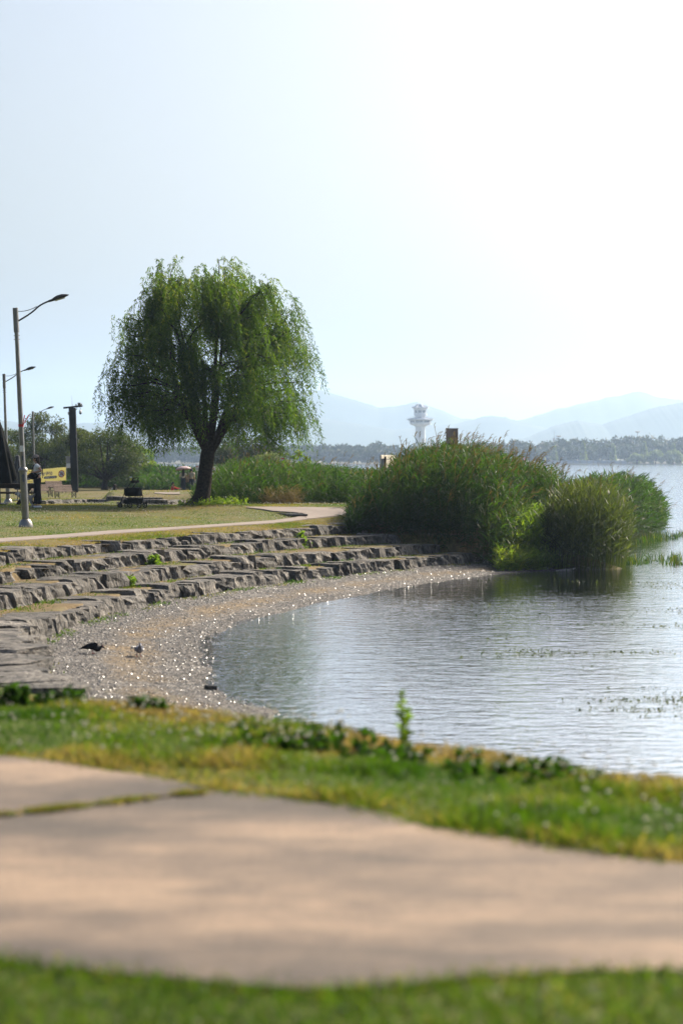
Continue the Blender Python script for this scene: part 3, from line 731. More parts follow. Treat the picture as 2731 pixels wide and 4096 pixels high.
def plumes(tops, dirs, n, stemL=0.75, plumeL=0.28):
    i = rng.integers(0, len(tops), n); b = tops[i] - dirs[i] * 0.35
    d = dirs[i] + np.stack([0.16 + 0.22 * rng.normal(size=n), 0.2 * rng.normal(size=n), np.zeros(n)], 1)
    L = stemL * (0.6 + 0.9 * rng.random(n))
    st = ribbons(b, d, L, 0.013, 0.12, 3, tip=0.6, rnd=0.25 * rng.random(n))
    d2 = d / np.linalg.norm(d, axis=1, keepdims=True); e = b + d2 * L[:, None]; e[:, 2] -= 0.12 * L
    pl = []
    for k in range(4):
        pl.append(ribbons(e - d2 * 0.05 * k, d2 + rng.normal(size=(n, 3)) * 0.14 + np.array([0.25, 0, -0.1]), plumeL * (0.4 + 0.6 * rng.random(n)), 0.02, 0.5, 2, tip=0.1, rnd=0.2 + 0.4 * rng.random(n)))
    return [st] + pl
def reed_clump(name, label, poly, n, Hfun, mat='reed_leaf', plume=0, cat='reeds', zmin=-1.6, base=None, **kw):
    P2 = in_poly(poly, n); z = np.maximum(terr(P2[:, 0], P2[:, 1]), zmin)
    c = np.array(poly).mean(0); root = empty(name, (c[0], c[1], float(np.median(z)))); tag(root, label, cat)
    H = Hfun(P2) * (0.86 + 0.28 * rng.random(n))
    tone = np.clip(0.5 + 0.55 * vnoise(P2[:, 0], P2[:, 1], 0.7) + 0.18 * rng.normal(size=n), 0, 1)
    lv, st, (tp, dr_) = reed_parts(P2, H, z, tone=tone, **kw)
    off = np.array(root.location)
    a = leafobj('leaves', lv, mat, root); a.location = -off; tag(a, kind='stuff')
    b = leafobj('stems', st, 'dry_blade' if base == 'dry' else 'bush_leaf', root); b.location = -off; tag(b, kind='stuff')
    if plume:
        q = leafobj('plumes', plumes(tp, dr_, plume), 'dry_blade', root); q.location = -off; tag(q, kind='stuff')
    return root
def hmap(cols, fall=None):
    """height so that the tops reach pixel rows given by column -> photo row"""
    xs = [a for a, _ in cols]; ys = [b for _, b in cols]
    def f(P2):
        px = pxx(P2[:, 0], P2[:, 1]); row = np.interp(px, xs, ys)
        z = EYE + (HOR - row) / F * P2[:, 1]
        g = np.maximum(terr(P2[:, 0], P2[:, 1]), ZW)
        h = z - g
        return np.clip(h if fall is None else h * fall(P2), 0.25, 3.6)
    return f
topA = [(1380, 2080), (1420, 1990), (1470, 1920), (1520, 1880), (1560, 1850), (1620, 1812), (1700, 1790), (1780, 1780), (1880, 1795), (1960, 1815), (2050, 1850), (2150, 1870), (2215, 1900), (2260, 1960)]
polyA = [(0.15, 57.3), (ROW1[-1][0] + 0.1, ROW1[-1][1] - 0.3), ROW2[-1], ROW3[-1], ROW4[-1], (4.1, 54.6), (4.5, 55.6), (4.9, 57.0), (5.5, 59.2), (6.4, 61), (7.3, 63.2), (6.6, 67), (4.0, 68), (1.5, 66), (0.3, 62)]
polyA = [tuple(p) for p in polyA]
front = lambda P2: np.clip(0.55 + 0.38 * (segdist(P2, polyA[:9])) ** 0.8, 0.3, 1.0) * (1 + 0.16 * vnoise(P2[:, 0], P2[:, 1], 0.8))
reed_clump('reed_bed', 'tall dense green reed mass with dry plumes beside the path junction', polyA, 4300, hmap(topA, front), plume=520, nleaf=8, leafL=0.62, droop=0.75, wind=(0.10, -0.03), low=0.08)
topD = [(1950, 1980), (2050, 1960), (2150, 1990), (2220, 2050)]
polyD = [(4.25, 54.4), (4.75, 54.7), (5.4, 55.2), (6.2, 55.8), (7.0, 57.2), (6.6, 60), (5.2, 60), (4.6, 57), (4.2, 55)]
reed_clump('waterside_weeds', 'low sunlit yellow green weeds between the two reed clumps', polyD, 1500, lambda P2: 0.35 + 0.55 * smooth(0, 3.0, segdist(P2, polyD[:5])) + 0.25 * rng.random(len(P2)), 'lush_leaf', cat='weeds', nleaf=8, leafL=0.34, leafW=0.03, droop=0.5, low=0.05, lean=0.25)
topB = [(2160, 2090), (2190, 2010), (2240, 1965), (2320, 1935), (2400, 1945), (2450, 1990), (2500, 2060), (2530, 2130)]
polyB = [tuple(atz(a, b, ZW)[:2]) for a, b in [(2175, 2276), (2260, 2284), (2360, 2286), (2440, 2282), (2500, 2272), (2500, 2245), (2440, 2225), (2330, 2220), (2220, 2235)]]
reed_clump('reed_clump', 'dark reed clump with brown stems standing in the water in front', polyB, 2300, hmap(topB), 'bush_leaf', plume=36, nleaf=7, leafL=0.45, droop=0.35, lean=0.09, wind=(0.05, -0.01), low=0.22)
topC = [(2230, 1960), (2300, 1925), (2400, 1905), (2480, 1900), (2560, 1925), (2620, 1985), (2650, 2060)]
polyC = [tuple(atz(a, b, ZW)[:2]) for a, b in [(2260, 2215), (2420, 2190), (2520, 2165), (2590, 2150), (2640, 2135), (2640, 2115), (2560, 2095), (2420, 2100), (2280, 2150)]]
reed_clump('reed_clump', 'broad leaved reed clump reaching out into the open lake', polyC, 2300, hmap(topC), plume=50, nleaf=7, leafL=0.6, leafW=0.04, droop=0.5, wind=(0.12, 0), low=0.15)
# hedge of rank grass behind the willow, right of its trunk
topE = [(840, 1935), (875, 1880), (920, 1850), (980, 1838), (1040, 1848), (1120, 1856), (1240, 1860), (1320, 1868), (1400, 1876), (1500, 1880), (1560, 1880)]
polyE = [((a - 1365.5) / F * b, b) for a, b in [(855, 72.5), (960, 71.5), (1090, 72), (1250, 73), (1420, 73), (1520, 70)]] + [(2.2, 88), (-1, 96), (-6.5, 98), (-6.0, 80)]
fE = lambda P2: np.clip(0.40 + 0.40 * segdist(P2, polyE[:6]) ** 0.8, 0.3, 1.0)
reed_clump('tall_grass_bank', 'tall bright green grass bank behind the willow beside the path', polyE, 6200, hmap(topE, fE), plume=160, cat='tall grass', nleaf=7, leafL=0.5, leafW=0.03, droop=0.6, lean=0.16, wind=(0.08, -0.03), low=0.06)
polyE2 = [((a - 1365.5) / F * b, b) for a, b in [(1050, 71.2), (1190, 71.8), (1200, 73.5), (1060, 73)]]
P2 = in_poly(polyE2, 200)
lv, st, _ = reed_parts(P2, 0.3 + 0.5 * rng.random(200), terr(P2[:, 0], P2[:, 1]), nleaf=6, leafL=0.4, leafW=0.018, droop=0.8, lean=0.35)
o = leafobj('dead_grass_patch', lv + st, 'dry_blade'); tag(o, 'patch of brown dead grass against the green grass bank', 'dead grass', kind='stuff')
# reed belt far behind, left of the willow
topF = [(300, 1905), (380, 1890), (450, 1880), (520, 1872), (600, 1875), (700, 1878), (780, 1880), (870, 1875), (960, 1860)]
polyF = [(pxx_, d) for pxx_, d in []]
polyF = [((a - 1365.5) / F * d, d) for a, d in [(150, 168), (330, 166), (520, 162), (640, 160), (700, 158), (830, 156), (960, 150), (960, 172), (800, 185), (500, 192), (150, 196)]]
reed_clump('reed_belt', 'distant green reed belt behind the seated people', polyF, 5200, hmap(topF), plume=420, nleaf=5, leafL=0.9, leafW=0.10, droop=0.5, lean=0.12, low=0.10)
# mound of grass beside the walking couple
polyF2 = [((a - 1365.5) / F * d, d) for a, d in [(545, 152), (600, 146), (680, 148), (700, 154), (640, 157), (560, 158)]]
reed_clump('grass_mound', 'rounded green grass mound by the person in red', polyF2, 1600, lambda P2: 0.5 + 1.1 * rng.random(len(P2)) ** 2, 'reed_leaf', cat='tall grass', nleaf=5, leafL=0.5, leafW=0.06, droop=0.5, lean=0.2, low=0.1)
# short stubs and sprouts standing in the water
P2 = np.concatenate([in_poly([tuple(atz(a, b, ZW)[:2]) for a, b in [(2480, 2262), (2731, 2262), (2731, 2230), (2500, 2240)]], 75),
                     in_poly([tuple(atz(a, b, ZW)[:2]) for a, b in [(2520, 2190), (2640, 2170), (2731, 2150), (2731, 2138), (2560, 2150)]], 85)])
n = len(P2); k = rng.random(n)
lv = [ribbons(np.column_stack([P2 + rng.normal(size=(n, 2)) * 0.05, np.full(n, ZW - 0.1)]), np.stack([rng.normal(size=n) * 0.25, rng.normal(size=n) * 0.25, np.ones(n)], 1), (0.15 + 0.45 * k * k) , 0.025, 0.2, 2, rnd=np.clip(rng.normal(size=n) * 0.35 + 0.6, 0, 1)) for _ in range(7)]
o = leafobj('reed_stubs', lv, 'reed_leaf'); tag(o, 'short broken reed stubs sprouting from the shallow water', 'reeds', kind='stuff')
# floating weed
def floating():
    n = 430; c = []
    while len(c) < n:
        px, py = 1950 + 850 * rng.random(), 2290 + 640 * rng.random() ** 1.3
        p = atz(px, py, ZW)
        v = noise.noise((p[0] * 0.30, p[1] * 0.55, 5)) + 0.6 * noise.noise((p[0] * 0.9, p[1] * 2.2, 2))
        if v > 0.30 and px > 1950 + 0.55 * abs(py - 2480): c.append((p[0], p[1]))
    c = np.array(c); k = 6; P = np.repeat(c, k, 0) + rng.normal(size=(n * k, 2)) * [0.42, 0.07]
    m = len(P)
    d = np.stack([rng.normal(size=m), rng.normal(size=m), 0.10 * np.abs(rng.normal(size=m))], 1)
    o = leafobj('floating_weed', diamonds(np.column_stack([P, np.full(m, ZW + 0.006)]), d, 0.03 + 0.045 * rng.random(m), 0.022, side=np.stack([rng.normal(size=m), rng.normal(size=m), 0.08 * rng.normal(size=m)], 1), rnd=np.clip(0.6 + 0.3 * rng.normal(size=m), 0, 1)), 'bush_leaf')
    tag(o, 'green weed leaves floating in patches on the lake', 'water weed', kind='stuff')
floating()

# ================================================================== TREES
def bez(a, b, c, n):
    t = np.linspace(0, 1, n)[:, None]; a, b, c = map(np.asarray, (a, b, c))
    return (1 - t) ** 2 * a + 2 * t * (1 - t) * b + t * t * c
def willow():
    base = onground(812, 2022, 0.0)
    root = empty('willow_tree', base); tag(root, 'large round weeping willow with a dark leaning trunk on the lawn', 'tree')
    s = base[1] / F
    fork = np.array([0.20, 0.0, 1.95])
    tp = [(-0.16, 0, -0.15), (-0.10, 0, 0.08), (-0.02, 0, 0.35), (0.05, 0, 0.8), (0.10, 0, 1.3), (0.16, 0, 1.75), (0.22, 0, 2.15)]
    MB().tube(tp, [0.62, 0.40, 0.29, 0.26, 0.245, 0.25, 0.22], 14).build('trunk', BARK, root, True)
    limbs = MB(); parts = []; twigs = []
    hs = [2.6, 3.4, 4.2, 5.2, 6.2, 7.1, 7.8, 8.3, 8.7]; rs = [2.9, 3.3, 3.5, 3.45, 3.15, 2.75, 2.1, 1.25, 0.5]
    clumps = []
    for i in range(150):                                   # shell
        u = (i + rng.random()) / 150; h = 2.6 + 5.75 * u ** 1.05
        az = i * 2.39996 + 0.3 * rng.normal(); r = np.interp(h, hs, rs) * (0.86 + 0.2 * rng.random())
        if math.cos(az) < -0.3 and h > 6.3: r *= 0.86
        clumps.append((np.array([0.22 + r * math.cos(az), r * math.sin(az), h + 0.25 * rng.normal()]), 1.0))
    for i in range(40):                                    # inside
        h = 2.9 + 4.6 * rng.random(); az = rng.random() * 6.283; r = np.interp(h, hs, rs) * (0.15 + 0.6 * rng.random() ** 0.6)
        clumps.append((np.array([0.22 + r * math.cos(az), r * math.sin(az), h]), 0.6))
    for i in range(16):                                    # crest over the trunk
        az = i * 2.4; r = 1.3 * rng.random() ** 0.6; clumps.append((np.array([0.22 + r * math.cos(az), r * math.sin(az), 6.9 + 1.2 * rng.random()]), 1.0))
    mains = []
    for i in range(11):
        az = i * 6.283 / 11 + 0.4 * rng.random(); tilt = 0.25 + 0.5 * rng.random()
        e = fork + np.array([math.cos(az) * tilt * 3.2, math.sin(az) * tilt * 3.2, 2.6 + 1.8 * rng.random()])
        m = (fork + e) / 2 + np.array([math.cos(az), math.sin(az), -0.3]) * 0.25
        pts = bez(fork - np.array([0, 0, 0.25]), m, e, 9); mains.append(pts)
        limbs.tube(pts, np.linspace(0.125, 0.045, 9), 7)
    for c, dens in clumps:
        best = min(((np.linalg.norm((c - q) * [1, 1, 1.0]) + (0.6 if q[2] > c[2] - 0.2 else 0), k, j) for k, mp in enumerate(mains) for j, q in enumerate(mp) if j > 2), key=lambda t: t[0])
        st = mains[best[1]][best[2]]; mid = (st + c) / 2 + np.array([0, 0, 0.12 * np.linalg.norm(c - st)])
        pts = bez(st, mid, c, 7) + np.concatenate([[np.zeros(3)], 0.05 * rng.normal(size=(5, 3)), [np.zeros(3)]])
        limbs.tube(pts, np.linspace(0.04, 0.010, 7), 5)
        ns = int((26 if dens == 1.0 else 12) * (0.6 + 0.8 * rng.random()))
        out = c * [1, 1, 0] - [0.22, 0, 0]; out = out / (np.linalg.norm(out) + 1e-6)
        for k in range(ns):
            t = rng.random(); b = pts[int(3 + 3.99 * rng.random())] + rng.normal(size=3) * [0.2, 0.2, 0.18]
            L = (0.6 + 1.1 * rng.random()) * (1.0 if b[2] > 3.6 else 0.8)
            if b[2] - L < 1.65: L = max(0.3, b[2] - 1.65 - 0.45 * rng.random())
            a = rng.random() * 6.283; hd = out * 0.55 + np.array([math.cos(a), math.sin(a), 0]) * 0.5 + np.array([0.16, 0, 0])
            lift = 0.5 if b[2] > 7.0 else 0.15
            m = max(8, int(L / 0.032)); tt = np.linspace(0.02, 1, m)
            S = b + np.outer(tt * (1 - 0.55 * tt) * 0.9, hd) * min(L, 1.1) * 0.75
            S[:, 2] += L * (lift * tt - (1 + lift * 0.6) * tt ** 1.5) * 0.95
            S[:, 0] += 0.10 * tt * tt * L
            S = S + rng.normal(size=S.shape) * 0.018
            ld = np.stack([rng.normal(size=m) * 0.75 + 0.12, rng.normal(size=m) * 0.75, -0.55 - 0.6 * rng.random(m)], 1)
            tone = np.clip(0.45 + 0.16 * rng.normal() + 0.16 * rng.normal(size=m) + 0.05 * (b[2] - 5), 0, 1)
            parts.append(diamonds(S, ld, 0.11 + 0.06 * rng.random(m), 0.028, rnd=tone))
    limbs.build('limbs', BARK, root, True)
    cr = leafobj('crown', parts, 'willow_leaf', root)
    # sprouts at the foot
    n = 420; a = rng.random(n) * 6.283; r = 0.25 + 0.75 * rng.random(n)
    P2 = np.column_stack([base[0] + 0.35 + r * np.cos(a) * 1.2, base[1] + r * np.sin(a) * 0.8 - 0.2])
    lv, st, _ = reed_parts(P2, 0.10 + 0.28 * rng.random(n) ** 2, terr(P2[:, 0], P2[:, 1]), nleaf=6, leafL=0.12, leafW=0.035, droop=0.4, lean=0.3)
    o = leafobj('trunk_weeds', lv + st, 'lush_leaf'); tag(o, 'leafy weeds sprouting around the foot of the willow trunk', 'weeds', kind='stuff')
    return base
WB = willow()

def tree(name, label, px, d, zb, H, RX, trunk_h, nclump, nleaf, leaf, mat, lean=0.0, group=None, squash=0.6, low=0.25, limbs_n=6, tr=0.14):
    x = (px - 1365.5) / F * d; root = empty(name, (x, d, zb)); tag(root, label, 'tree', group)
    top = np.array([lean, 0, trunk_h])
    MB().tube([(0, 0, -0.3), (lean * 0.3, 0, trunk_h * 0.5), tuple(top)], [tr * 1.5, tr, tr * 0.85], 8).build('trunk', BARK, root, True)
    lim = MB(); parts = []
    for i in range(nclump):
        a = rng.random() * 6.283; u = rng.random()
        h = H * (low + (0.92 - low) * u); prof = math.sin(math.pi * min(1, 0.18 + 0.78 * u)) ** 0.7
        r = RX * prof * (0.35 + 0.65 * rng.random() ** 0.5)
        c = np.array([lean + r * math.cos(a), r * math.sin(a), h])
        if i < limbs_n * 3: lim.tube(bez(top, (top + c) / 2 + [0, 0, 0.1 * H * (0.5 - u)], c, 5), np.linspace(tr * 0.55, tr * 0.12, 5), 5)
        cs = RX * (0.22 + 0.16 * rng.random()); k = nleaf // nclump
        v = unit(k); rad = cs * (0.35 + 0.65 * rng.random(k) ** 0.5)
        q = c + v * rad[:, None] * [1, 1, squash + 0.15]
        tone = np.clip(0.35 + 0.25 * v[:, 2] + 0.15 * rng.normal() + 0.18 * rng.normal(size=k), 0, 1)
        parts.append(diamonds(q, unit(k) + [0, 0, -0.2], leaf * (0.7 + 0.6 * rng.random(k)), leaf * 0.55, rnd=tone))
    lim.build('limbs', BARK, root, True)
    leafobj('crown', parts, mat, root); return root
LG = 'trees behind the benches'
tree('broadleaf_tree', 'low spreading dark tree with forked trunk left of the willow', 418, 158, -0.95, 4.7, 3.3, 0.8, 46, 15000, 0.17, 'bush_leaf', 0.1, LG, limbs_n=8, tr=0.22)
tree('broadleaf_tree', 'sunlit bushy tree right behind the camera pole', 300, 172, -0.95, 5.0, 3.0, 1.2, 40, 13000, 0.17, 'bush_leaf', 0, LG, low=0.15)
tree('broadleaf_tree', 'tall airy tree rising above the banner', 172, 178, -0.95, 6.7, 2.6, 2.4, 42, 9500, 0.2, 'bush_leaf', 0.2, LG, low=0.2)
tree('broadleaf_tree', 'bushy tree standing behind the closed black parasol', 70, 182, -0.95, 4.9, 3.4, 1.5, 36, 10500, 0.2, 'bush_leaf', 0, LG, low=0.15)
tree('broadleaf_tree', 'dense low tree behind the banner and benches', 215, 186, -0.95, 4.4, 3.4, 1.0, 36, 12000, 0.2, 'dark_leaf', 0, LG, low=0.1)
tree('broadleaf_tree', 'light green bushy tree at the right end of the tree row', 520, 176, -0.95, 3.6, 2.4, 1.0, 26, 8000, 0.2, 'lush_leaf', 0, LG, low=0.1)
tree('broadleaf_tree', 'dark hazy tree seen under the right side of the willow', 985, 190, -0.9, 4.9, 3.9, 1.0, 40, 14000, 0.22, 'dark_leaf', 0, None, low=0.1)
tree('broadleaf_tree', 'grey green thicket behind the tall grass bank', 1085, 150, -0.9, 2.9, 2.2, 0.8, 24, 7000, 0.17, 'pale_leaf', 0, None, low=0.1)
tree('broadleaf_bush', 'small bright leaved bush poking above the tall grass bank', 1202, 96, -0.6, 2.75, 0.55, 1.3, 16, 900, 0.16, 'lush_leaf', 0, None, low=0.45, limbs_n=3, tr=0.04)
tree('broadleaf_bush', 'dark leafy bush by the beige board sign', 1395, 92, -0.6, 1.15, 0.6, 0.5, 20, 2000, 0.12, 'bush_leaf', 0, None, low=0.15, limbs_n=3, tr=0.05)
tree('broadleaf_bush', 'low bush beside the grass bank with pale tips', 1300, 84, -0.4, 0.95, 0.6, 0.4, 18, 3000, 0.10, 'bush_leaf', 0, None, low=0.1, limbs_n=3, tr=0.04)

# far wood across the lake
def far_wood():
    parts = []; trk = MB()
    tops = [(-600, 1795), (900, 1790), (1180, 1783), (1560, 1782), (1750, 1790), (1900, 1772), (2020, 1775), (2060, 1762), (2180, 1768), (2330, 1756), (2450, 1753), (2560, 1745), (2731, 1747), (3000, 1745), (3400, 1750)]
    for row, (d0, n, sc) in enumerate([(1045, 105, 1.0), (1010, 70, 0.72)]):
        for i in range(n):
            px = -600 + 4000 * (i + 0.7 * rng.random()) / n; d = d0 + 25 * rng.random()
            x = (px - 1365.5) / F * d; yt = np.interp(px, [a for a, _ in tops], [b for _, b in tops]) + 5 * rng.normal()
            H = (EYE + (HOR - yt) / F * d + 1.2) * sc; rx = 3.6 + 1.8 * rng.random()
            k = 520; v = unit(k); rad = 0.45 + 0.55 * rng.random(k) ** 0.4
            lump = 1 + 0.28 * np.array([noise.noise((q[0] * 2.2 + i, q[1] * 2.2, q[2] * 2.2)) for q in v])
            zc = H * 0.58
            q = np.array([x, d, -1.2 + zc]) + v * (rad * lump)[:, None] * [rx, rx, H * 0.43]
            tone = np.clip(0.4 + 0.3 * v[:, 2] + 0.12 * rng.normal() + 0.15 * rng.normal(size=k), 0, 1)
            parts.append(diamonds(q, unit(k), 1.5 * (0.7 + 0.6 * rng.random(k)), 1.2, rnd=tone))
    o = leafobj('far_wood', parts, 'far_leaf'); tag(o, 'long hazy blue wood along the far shore of the lake', 'wood', kind='stuff')
far_wood()
def conifer(px, d, H, rx, label):
    x = (px - 1365.5) / F * d; root = empty('conical_tree', (x, d, -1.2)); tag(root, label, 'tree', 'conical trees on the far shore')
    MB().tube([(0, 0, 0), (0, 0, H * 0.9)], [0.3, 0.08], 6).build('trunk', BARK, root)
    k = 620; u = rng.random(k) ** 0.8; a = rng.random(k) * 6.283; r = rx * (1 - u) * (0.5 + 0.5 * rng.random(k)) + 0.15
    q = np.stack([r * np.cos(a), r * np.sin(a), H * (0.12 + 0.88 * u)], 1)
    leafobj('crown', diamonds(q, unit(k), 1.0, 0.8, rnd=np.clip(0.45 + 0.25 * rng.normal(size=k), 0, 1)), 'pale_leaf', root)
for px, H, lab in [(2215, 8.5, 'conical tree on the far shore nearest the communications mast'), (2330, 10.5, 'conical tree on the far shore above the red flag'), (2450, 9.5, 'conical tree on the far shore above the yellow flags'), (2575, 10.5, 'conical tree on the far shore behind the pale willows'), (2690, 10, 'conical tree on the far shore at the end of the pale willows')]:
    conifer(px, 1002, H, 2.0, lab)
for px, H, rx, lab in [(2545, 5.0, 4.2, 'lowest pale green willow at the far water edge, nearest the flags'), (2620, 6.6, 4.6, 'tallest pale green rounded willow at the far water edge'), (2690, 6.2, 5.0, 'wide pale green willow at the far water edge beside the tallest one')]:
    tree('shore_willow', lab, px, 993, -1.4, H, rx, 1.5, 26, 3600, 0.8, 'pale_leaf', 0, 'pale willows on the far shore', low=0.12, limbs_n=3, tr=0.25)

# ================================================================== OBJECTS
STEEL = plain('galvanised_steel', (0.22, 0.21, 0.195), 0.34, 0.85, 0.15, 6, 0.05)
DARKM = plain('dark_metal', (0.035, 0.036, 0.042), 0.5, 0.3, 0.2)
BLACKP = plain('black_painted_steel', (0.008, 0.008, 0.010), 0.55, 0.0, 0.2)
BLACKF = plain('black_fabric', (0.006, 0.007, 0.008), 0.9, 0, 0.3, 30, 0.4)
RUBBER = plain('rubber', (0.014, 0.014, 0.015), 0.8, 0, 0.2)
WOODD = plain('dark_stained_wood', (0.028, 0.021, 0.017), 0.8, 0, 0.35, 9, 0.5)
WOODB = plain('bench_wood', (0.19, 0.135, 0.105), 0.75, 0, 0.3, 9, 0.5)
SKIN = plain('skin', (0.42, 0.25, 0.18), 0.6, 0, 0.06, 8, 0)
HAIR = plain('dark_hair', (0.016, 0.011, 0.009), 0.5, 0, 0.3, 30, 0.4)
HAIRB = plain('brown_hair', (0.03, 0.016, 0.011), 0.5, 0, 0.3, 30, 0.4)
WHITEC = plain('white_cotton', (0.70, 0.70, 0.72), 0.9, 0, 0.06, 10, 0.2)
CREAM = plain('cream_cotton', (0.62, 0.55, 0.47), 0.9, 0, 0.06, 10, 0.2)
BEIGE = plain('beige_cotton', (0.33, 0.30, 0.24), 0.9, 0, 0.06, 10, 0.2)
REDC = plain('red_cotton', (0.42, 0.02, 0.02), 0.9, 0, 0.1, 10, 0.2)
NAVY = plain('navy_cloth', (0.018, 0.02, 0.035), 0.9, 0, 0.2, 10, 0.2)
BLACKC = plain('black_trousers', (0.016, 0.017, 0.024), 0.9, 0, 0.25, 10, 0.3)
CAPC = plain('taupe_cap', (0.20, 0.17, 0.16), 0.9, 0, 0.1, 10, 0.2)
WHITEP = plain('white_paint', (0.72, 0.73, 0.75), 0.5, 0, 0.08, 6, 0.05)
GREYP = plain('grey_paint', (0.28, 0.28, 0.29), 0.55, 0, 0.12)
BEIGEP = plain('beige_board', (0.75, 0.68, 0.55), 0.7, 0, 0.1, 5, 0.05)
RUST = plain('weathered_wood_panel', (0.42, 0.32, 0.28), 0.8, 0, 0.25, 3, 0.4)
GLASSD = plain('dark_glass', (0.05, 0.06, 0.08), 0.15, 0, 0.1, 2, 0)
LENS = plain('lamp_glass', (0.45, 0.45, 0.40), 0.25, 0, 0.1, 5, 0)
REDP = plain('red_paint', (0.45, 0.03, 0.03), 0.5, 0, 0.1)
BLUEP = plain('blue_print', (0.05, 0.06, 0.30), 0.7, 0, 0.1)
YELP = plain('banner_yellow', (0.72, 0.62, 0.20), 0.85, 0, 0.05, 3, 0.05)
GREYPR = plain('grey_print', (0.10, 0.11, 0.15), 0.8, 0, 0.1)
BLACKPR = plain('black_print', (0.02, 0.02, 0.02), 0.8, 0, 0.1)

def gpt(px, d):
    x = (px - 1365.5) / F * d; return np.array([x, d, tz(x, d)])

# ---- street lamps
def make_lamp():
    r = empty('street_lamp', (0, 0, 0))
    MB().lathe([(0.19, -0.05), (0.19, 0.02), (0.175, 0.10), (0.14, 0.17), (0.10, 0.21)], n=20).build('base_cap', STEEL, r, True)
    MB().tube([(0, 0, 0.15), (0, 0, 1.46)], 0.096, 16).build('lower_pole', STEEL, r, True)
    MB().lathe([(0.115, 1.44), (0.125, 1.47), (0.115, 1.53), (0.07, 1.57)], n=16).build('collar', STEEL, r, True)
    MB().tube([(0, 0, 1.5), (0, 0, 3.4), (0, 0, 5.12)], [0.068, 0.062, 0.052], 14).build('upper_pole', STEEL, r, True)
    s = MB().tube([(0, 0, 5.08), (0, 0, 5.72)], 0.072, 14).build('sleeve', STEEL, r, True)
    b = MB()
    for z in (5.0, 4.9):
        for k in range(4): b.tube([(0.05 * math.cos(k * 1.57), 0.05 * math.sin(k * 1.57), z), (0.08 * math.cos(k * 1.57), 0.08 * math.sin(k * 1.57), z)], 0.01, 5)
    b.build('bolts', STEEL, s)
    MB().tube([tuple(p) for p in bez((0.06, 0, 5.38), (0.42, 0, 5.56), (0.55, 0, 5.69), 6)] + [tuple(p) for p in bez((0.60, 0, 5.73), (0.72, 0, 5.81), (0.90, 0, 5.865), 5)], 0.022, 8).build('arm', DARKM, r, True)
    MB().tube([tuple(p) for p in bez((0.06, 0, 5.63), (0.30, 0, 5.60), (0.56, 0, 5.735), 7)], 0.010, 6).build('stay', DARKM, r, True)
    h = MB(); d = Vector((0.955, 0, 0.26)).normalized(); up = Vector((-0.26, 0, 0.955)).normalized(); c0 = Vector((0.87, 0, 5.855))
    ring = [(0.0, 0.028, 0.028, 0), (0.10, 0.034, 0.034, 0.0), (0.15, 0.075, 0.045, 0.01), (0.26, 0.105, 0.062, 0.02), (0.38, 0.10, 0.058, 0.02), (0.50, 0.06, 0.03, 0.008), (0.56, 0.012, 0.008, 0)]
    h.loft([(c0 + d * t + up * o_, Vector((0, wy, 0)), up * hz) for t, wy, hz, o_ in ring], 12)
    hd = h.build('lamp_head', DARKM, r, True)
    g = MB().loft([(c0 + d * t + up * (-0.035), Vector((0, wy, 0)), up * 0.02) for t, wy in ((0.17, 0.03), (0.24, 0.07), (0.36, 0.07), (0.44, 0.03))], 10).build('lens', LENS, hd, True)
    return r
LB = onground(105, 2108, -0.25)
lamp = make_lamp(); lamp.location = LB; lamp.rotation_euler = (0, R(-2.5), 0)
GL = 'street lamps along the park'
tag(lamp, 'tall galvanised street lamp with an arrow sticker standing on the lawn', 'street lamp', GL)
LAMPCOPIES = [(34, 88, 'street lamp rising behind the closed black parasol', -1.6, 1.0), (141, 132, 'street lamp behind the woman with the dog', -1.2, 1.0), (186, 197, 'slim far street lamp between banner and trees', -0.6, 1.0),
              (174, 300, 'small distant street lamp half hidden in the trees', -0.4, 1.0), (309, 279, 'distant street lamp whose head shows beside the camera pole', 0, 1.0)]
for px, d, lab, ln, sc in LAMPCOPIES:
    c = copy_tree(lamp); c.location = gpt(px, d); c.rotation_euler = (0, R(ln), R(8)); tag(c, lab, 'street lamp', GL)
# marks of the nearest lamp
mb = MB().tube([(0, 0, 2.62), (0, 0, 2.69)], 0.072, 12); mb.build('strap', REDP, lamp)
mb = MB()
for dx in (0.02, 0.13): mb.tube([(0.05, -0.06, 2.64), (0.10 + dx, -0.08, 2.92)], 0.013, 6)
mb.build('flag_holder', REDP, lamp)
def plate(mb, pts, y, th=0.004):
    n = len(pts); mb.add([(a, y, b) for a, b in pts] + [(a, y + th, b) for a, b in pts], [tuple(range(n)), tuple(range(2 * n - 1, n - 1, -1))] + [(i, (i + 1) % n, (i + 1) % n + n, i + n) for i in range(n)]); return mb
arr = [(-0.022, 1.18), (0.022, 1.18), (0.022, 1.32), (0.05, 1.32), (0.0, 1.40), (-0.05, 1.32), (-0.022, 1.32)]
plate(MB(), [(a + 0.01, b) for a, b in arr], -0.101).build('arrow_sticker', GREYPR, lamp)
MB().box((0.0, -0.066, 2.05), (0.09, 0.01, 0.16)).build('notice', WHITEP, lamp); MB().box((0.01, -0.068, 1.80), (0.05, 0.01, 0.12)).build('notice', GREYPR, lamp)

